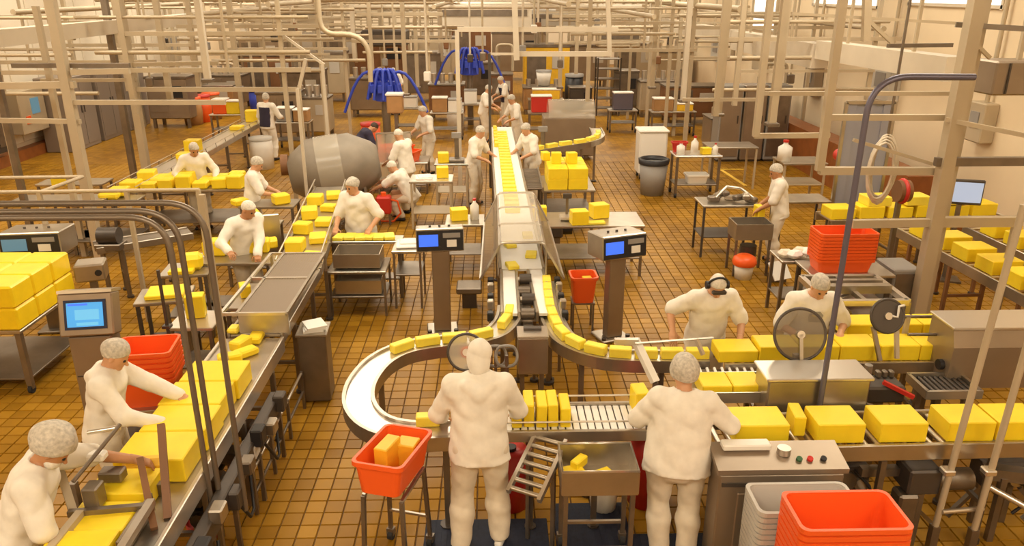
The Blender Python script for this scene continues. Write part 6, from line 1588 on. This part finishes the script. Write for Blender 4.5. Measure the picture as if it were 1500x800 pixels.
for k, (Yp, z, xa, xb) in enumerate(((21, 4.0, -10, -1), (24.5, 3.75, -4.5, 4.5), (28.5, 4.05, -9, 6), (32.5, 3.8, -6, 5), (37, 4.0, -10, 7.5), (42, 3.85, -10, 7.5), (27, 3.4, 2, 8), (35, 3.3, -11, -2))):
    pipe('cross_pipe', 'beige cross pipe spanning the hall, %s of eight' % ORD[k], 'pipe', [(xa, Yp, z), ((xa+xb)/2, Yp, z), (xb, Yp, z)], .06, BEIGEP if k % 2 else BEIGE)
for k, (px, py, Yd, w, h) in enumerate(((710, 22, 30, 3.4, .9), (565, 55, 26, 1.4, .5), (775, 26, 34.5, 4.0, .7), (600, 14, 36, 3.5, .5), (430, 20, 34, 3.0, .8), (905, 55, 31.5, 1.6, .7))):
    c = PY(px, py, Yd); t = thing('ceiling_duct', ['pale wide duct hanging in the far middle', 'dark hood hanging over the far brown oven', 'wide dark striped duct left of the right bays', 'long slim duct near the end wall', 'beige duct in the left distance', 'small duct in the right distance'][k], 'duct', c)
    MB().cbox((0, 0, 0), (w, 1.2, h), .05).build('body', [BEIGEP, DARKST, GREYL, BEIGEP, BEIGE, BEIGE][k], t); MB().box((0, -.61, h*.1), (w*.9, .02, h*.25)).build('grille', STEELD, t)
    for s in (-1, 1): MB().bar((s*w*.4, 0, h/2), (s*w*.4, 0, 6.5-c.z), .05).build('hanger', BEIGE, t)
for k, (px, pyt, pyb, Yd) in enumerate(((520, 0, 90, 24), (595, 0, 140, 22), (612, 30, 130, 25), (645, 45, 80, 27), (820, 0, 130, 24), (955, 0, 130, 21), (1000, 0, 150, 18.5), (1052, 0, 170, 15.5), (1130, 20, 185, 12.5), (305, 0, 120, 15), (350, 0, 130, 19), (250, 20, 150, 17))):
    p = PY(px, pyb, Yd); t = thing('hanging_post', 'beige post dropping from the ceiling, %s of twelve' % ORD[k], 'post', (p.x, p.y, p.z)); MB().bar((0, 0, 0), (0, 0, 6.5-p.z), .11).build('shaft', BEIGE if k % 3 else BEIGEP, t); MB().cbox((0, 0, .03), (.2, .2, .06), .01).build('flange', STEELD, t)
# ------------------------------------------------------------------ smaller things standing in the background
def barrel(label, px, py, r, h, m, lm):
    t = thing('barrel', label, 'barrel', P(px, py, 0)); MB().lathe([(.001, 0), (r*.92, 0), (r, h*.5), (r*.92, h*.95), (.001, h*.95)], (0, 0, 0), 16).build('body', m, t); MB().lathe([(r, h*.92), (r, h), (.001, h)], (0, 0, 0), 16).build('lid', lm, t)
def boxcart(label, px, py, w, h, items, casters=True):
    q = P(px, py, 0); table('steel cart carrying '+label, (q.x, q.y+.3, 0), 0, w, .6, h, shelf=.3, casters=casters, name='steel_cart', cat='cart', lw=.05)
    for i, (what, dx, bw, bh, m) in enumerate(items):
        t = thing('storage_box', what, 'box', (q.x+dx, q.y+.3, h)); MB().cbox((0, 0, bh/2), (bw, .4, bh), .02).build('case', m, t); MB().cbox((0, 0, bh+.02), (bw*1.04, .42, .04), .01).build('lid', WHITEP if m is not WHITEP else GREYP, t)
boxcart('a red box behind the sealing machine', 798, 205, 1.0, .8, [('red box on the cart left of the sealing machine', -.1, .6, .45, RED)])
boxcart('an amber box before the distant amber machine', 800, 182, 1.2, .8, [('amber box on the distant cart by the amber machine', 0, .9, .3, CHEESEO)])
boxcart('brown boxes right of the drum shroud', 655, 205, 1.0, .8, [('brown carton on the cart right of the drum shroud', -.2, .45, .4, CARD), ('white carton on the cart right of the drum shroud', .25, .4, .35, WHITEP)])
boxcart('white boxes below the blue hoses', 600, 200, .9, .85, [('white box on the cart below the near blue hoses', 0, .5, .3, WHITEP)])
boxcart('grey boxes left of the drum', 430, 222, 1.0, .8, [('grey box on the cart left of the drum', -.2, .45, .35, GREYP), ('brown box on the cart left of the drum', .25, .4, .3, CARD)])
boxcart('orange boxes near the far left conveyor', 335, 205, 1.0, .75, [('orange box on the cart beyond the far left conveyor', -.2, .4, .4, ORANGE), ('yellow box on the cart beyond the far left conveyor', .2, .4, .35, CHEESE)])
boxcart('a dark case in the right background', 912, 195, .9, .7, [('dark blue-grey case on the right background cart', 0, .6, .5, BLUEPIPE)])
boxcart('cardboard boxes before the beige machine', 985, 200, 1.4, .75, [('wide cardboard box on the cart behind the white tote', -.3, .6, .35, CARD), ('cheese coloured box on the cart behind the white tote', .35, .5, .2, CHEESEO)])
boxcart('a brown carton beside the grey table machine', 1060, 212, .8, .7, [('brown carton beside the grey table machine', 0, .5, .4, CARD)])
boxcart('a white box by the distant workers', 690, 190, .7, .8, [('white box by the distant workers', 0, .4, .4, WHITEP)])
barrel('tall black barrel in the right background', 840, 160, .35, 1.3, BLACK, GREYP); barrel('grey barrel right of the wheeled steel cart', 1075, 232, .33, .95, GREYP, GREYP)
barrel('orange barrel behind the orange tubs', 545, 222, .28, .8, ORANGE, RED); barrel('white barrel near the pale tall post', 668, 190, .28, .85, WHITEP, GREYL); barrel('blue barrel by the left background machines', 380, 168, .3, .9, BLUE, BLACK)
barrel('brown barrel behind the drum pole', 470, 190, .3, .9, WOODB, BLACK); barrel('green barrel in the left background', 462, 162, .35, 1.0, GREENM, BLACK)
bottle('large white jug on the table near the brown curb', 5.95, 15.55, .95, .42, WHITEP, .14)
for k in range(3):
    q = P(1140+26*k, 238-3*k, 0)
    t = thing('tall_cabinet', 'tall grey cabinet by the brown curb, %s from the left' % ORD[k], 'cabinet', (6.35+k*.62-.25, 20.2, 0)); MB().cbox((0, 0, 1.0), (.58, .6, 1.9), .02).build('body', SATIN if k % 2 else GREYP, t)
    dd = MB().box((0, -.31, 1.0), (.50, .02, 1.7)).build('door', STEELD if k == 2 else SATIN, t); MB().box((.18, -.33, 1.1), (.03, .02, .2)).build('handle', DARKST, dd); MB().box((0, 0, .025), (.5, .5, .05)).build('plinth', DARKST, t)
frame('second_portal', 'beige hanging portal frame further left than the tall right posts', 'frame',
      [('post', (PY(1107, 200, 12.6).x, 12.6, PY(1107, 200, 12.6).z), (PY(1107, 200, 12.6).x, 12.6, 6.4), .10), ('beam', PY(1105, 199, 12.6), PY(1215, 198, 12.6), .08), ('beam', PY(1110, 137, 12.6), PY(1250, 136, 12.6), .06), ('post', (PY(1048, 170, 15.2).x, 15.2, PY(1048, 170, 15.2).z), (PY(1048, 170, 15.2).x, 15.2, 6.4), .10), ('beam', PY(1000, 146, 15.2), PY(1110, 146, 15.2), .06)], BEIGE)
# wall mounted boxes and pipes along the right wall
for k, (y, z, w, h) in enumerate(((13.8, 2.0, .5, .7), (17.5, 2.3, .9, .8), (21.5, 2.0, .7, 1.0), (26, 2.2, .9, .9), (31, 2.1, 1.2, 1.0))):
    t = thing('wall_box', 'grey electrical box on the right wall, %s from the front' % ORD[k], 'box', (XR, y, z)); MB().cbox((-.13, 0, 0), (.26, w, h), .02).build('housing', [BEIGE, GREYL, SATIN][k % 3], t); MB().box((-.27, 0, .05), (.02, w*.5, h*.4)).build('door', GREYP, t); MB().cyl((-.1, 0, h/2), (-.1, 0, 6.5-z), .04, 8).build('conduit', BEIGE, t)
for k, (y, z, w, h) in enumerate(((16.0, 2.5, 1.0, .8), (27.5, 2.4, 1.2, 1.0), (31.5, 2.2, 1.2, 1.2))):
    t = thing('wall_box', 'beige electrical box on the left wall, %s from the front' % ORD[k], 'box', (XL+.05, y, z)); MB().cbox((.13, 0, 0), (.26, w, h), .02).build('housing', BEIGE, t); MB().box((.27, 0, .05), (.02, w*.5, h*.4)).build('door', GREYP, t); MB().cyl((.1, 0, h/2), (.1, 0, 6.5-z), .04, 8).build('conduit', BEIGE, t)
# thin vertical drops and small valve boxes in the pipework
rr2 = random.Random(3); DX = sorted(rr2.uniform(-9.5, 7.5) for _ in range(22))
for k in range(22):
    y = rr2.uniform(17.5, 25); z0 = rr2.uniform(2.0, 3.3)

    t = thing('pipe_drop', ['thin beige pipe drop with a valve box, %s counted from the left', 'thin beige pipe drop with a small valve, %s counted from the left'][0] % ORD[k], 'pipe', (DX[k], y, z0))
    MB().cyl((0, 0, 0), (0, 0, 6.5-z0), .028, 8).build('pipe', BEIGE if k % 2 else BEIGEP, t); MB().cbox((0, -.03, .06), (.16, .14, .22), .02).build('valve_box', [DARKST, STEELD, GREYP, WHITEP, WOODB][k % 5], t)
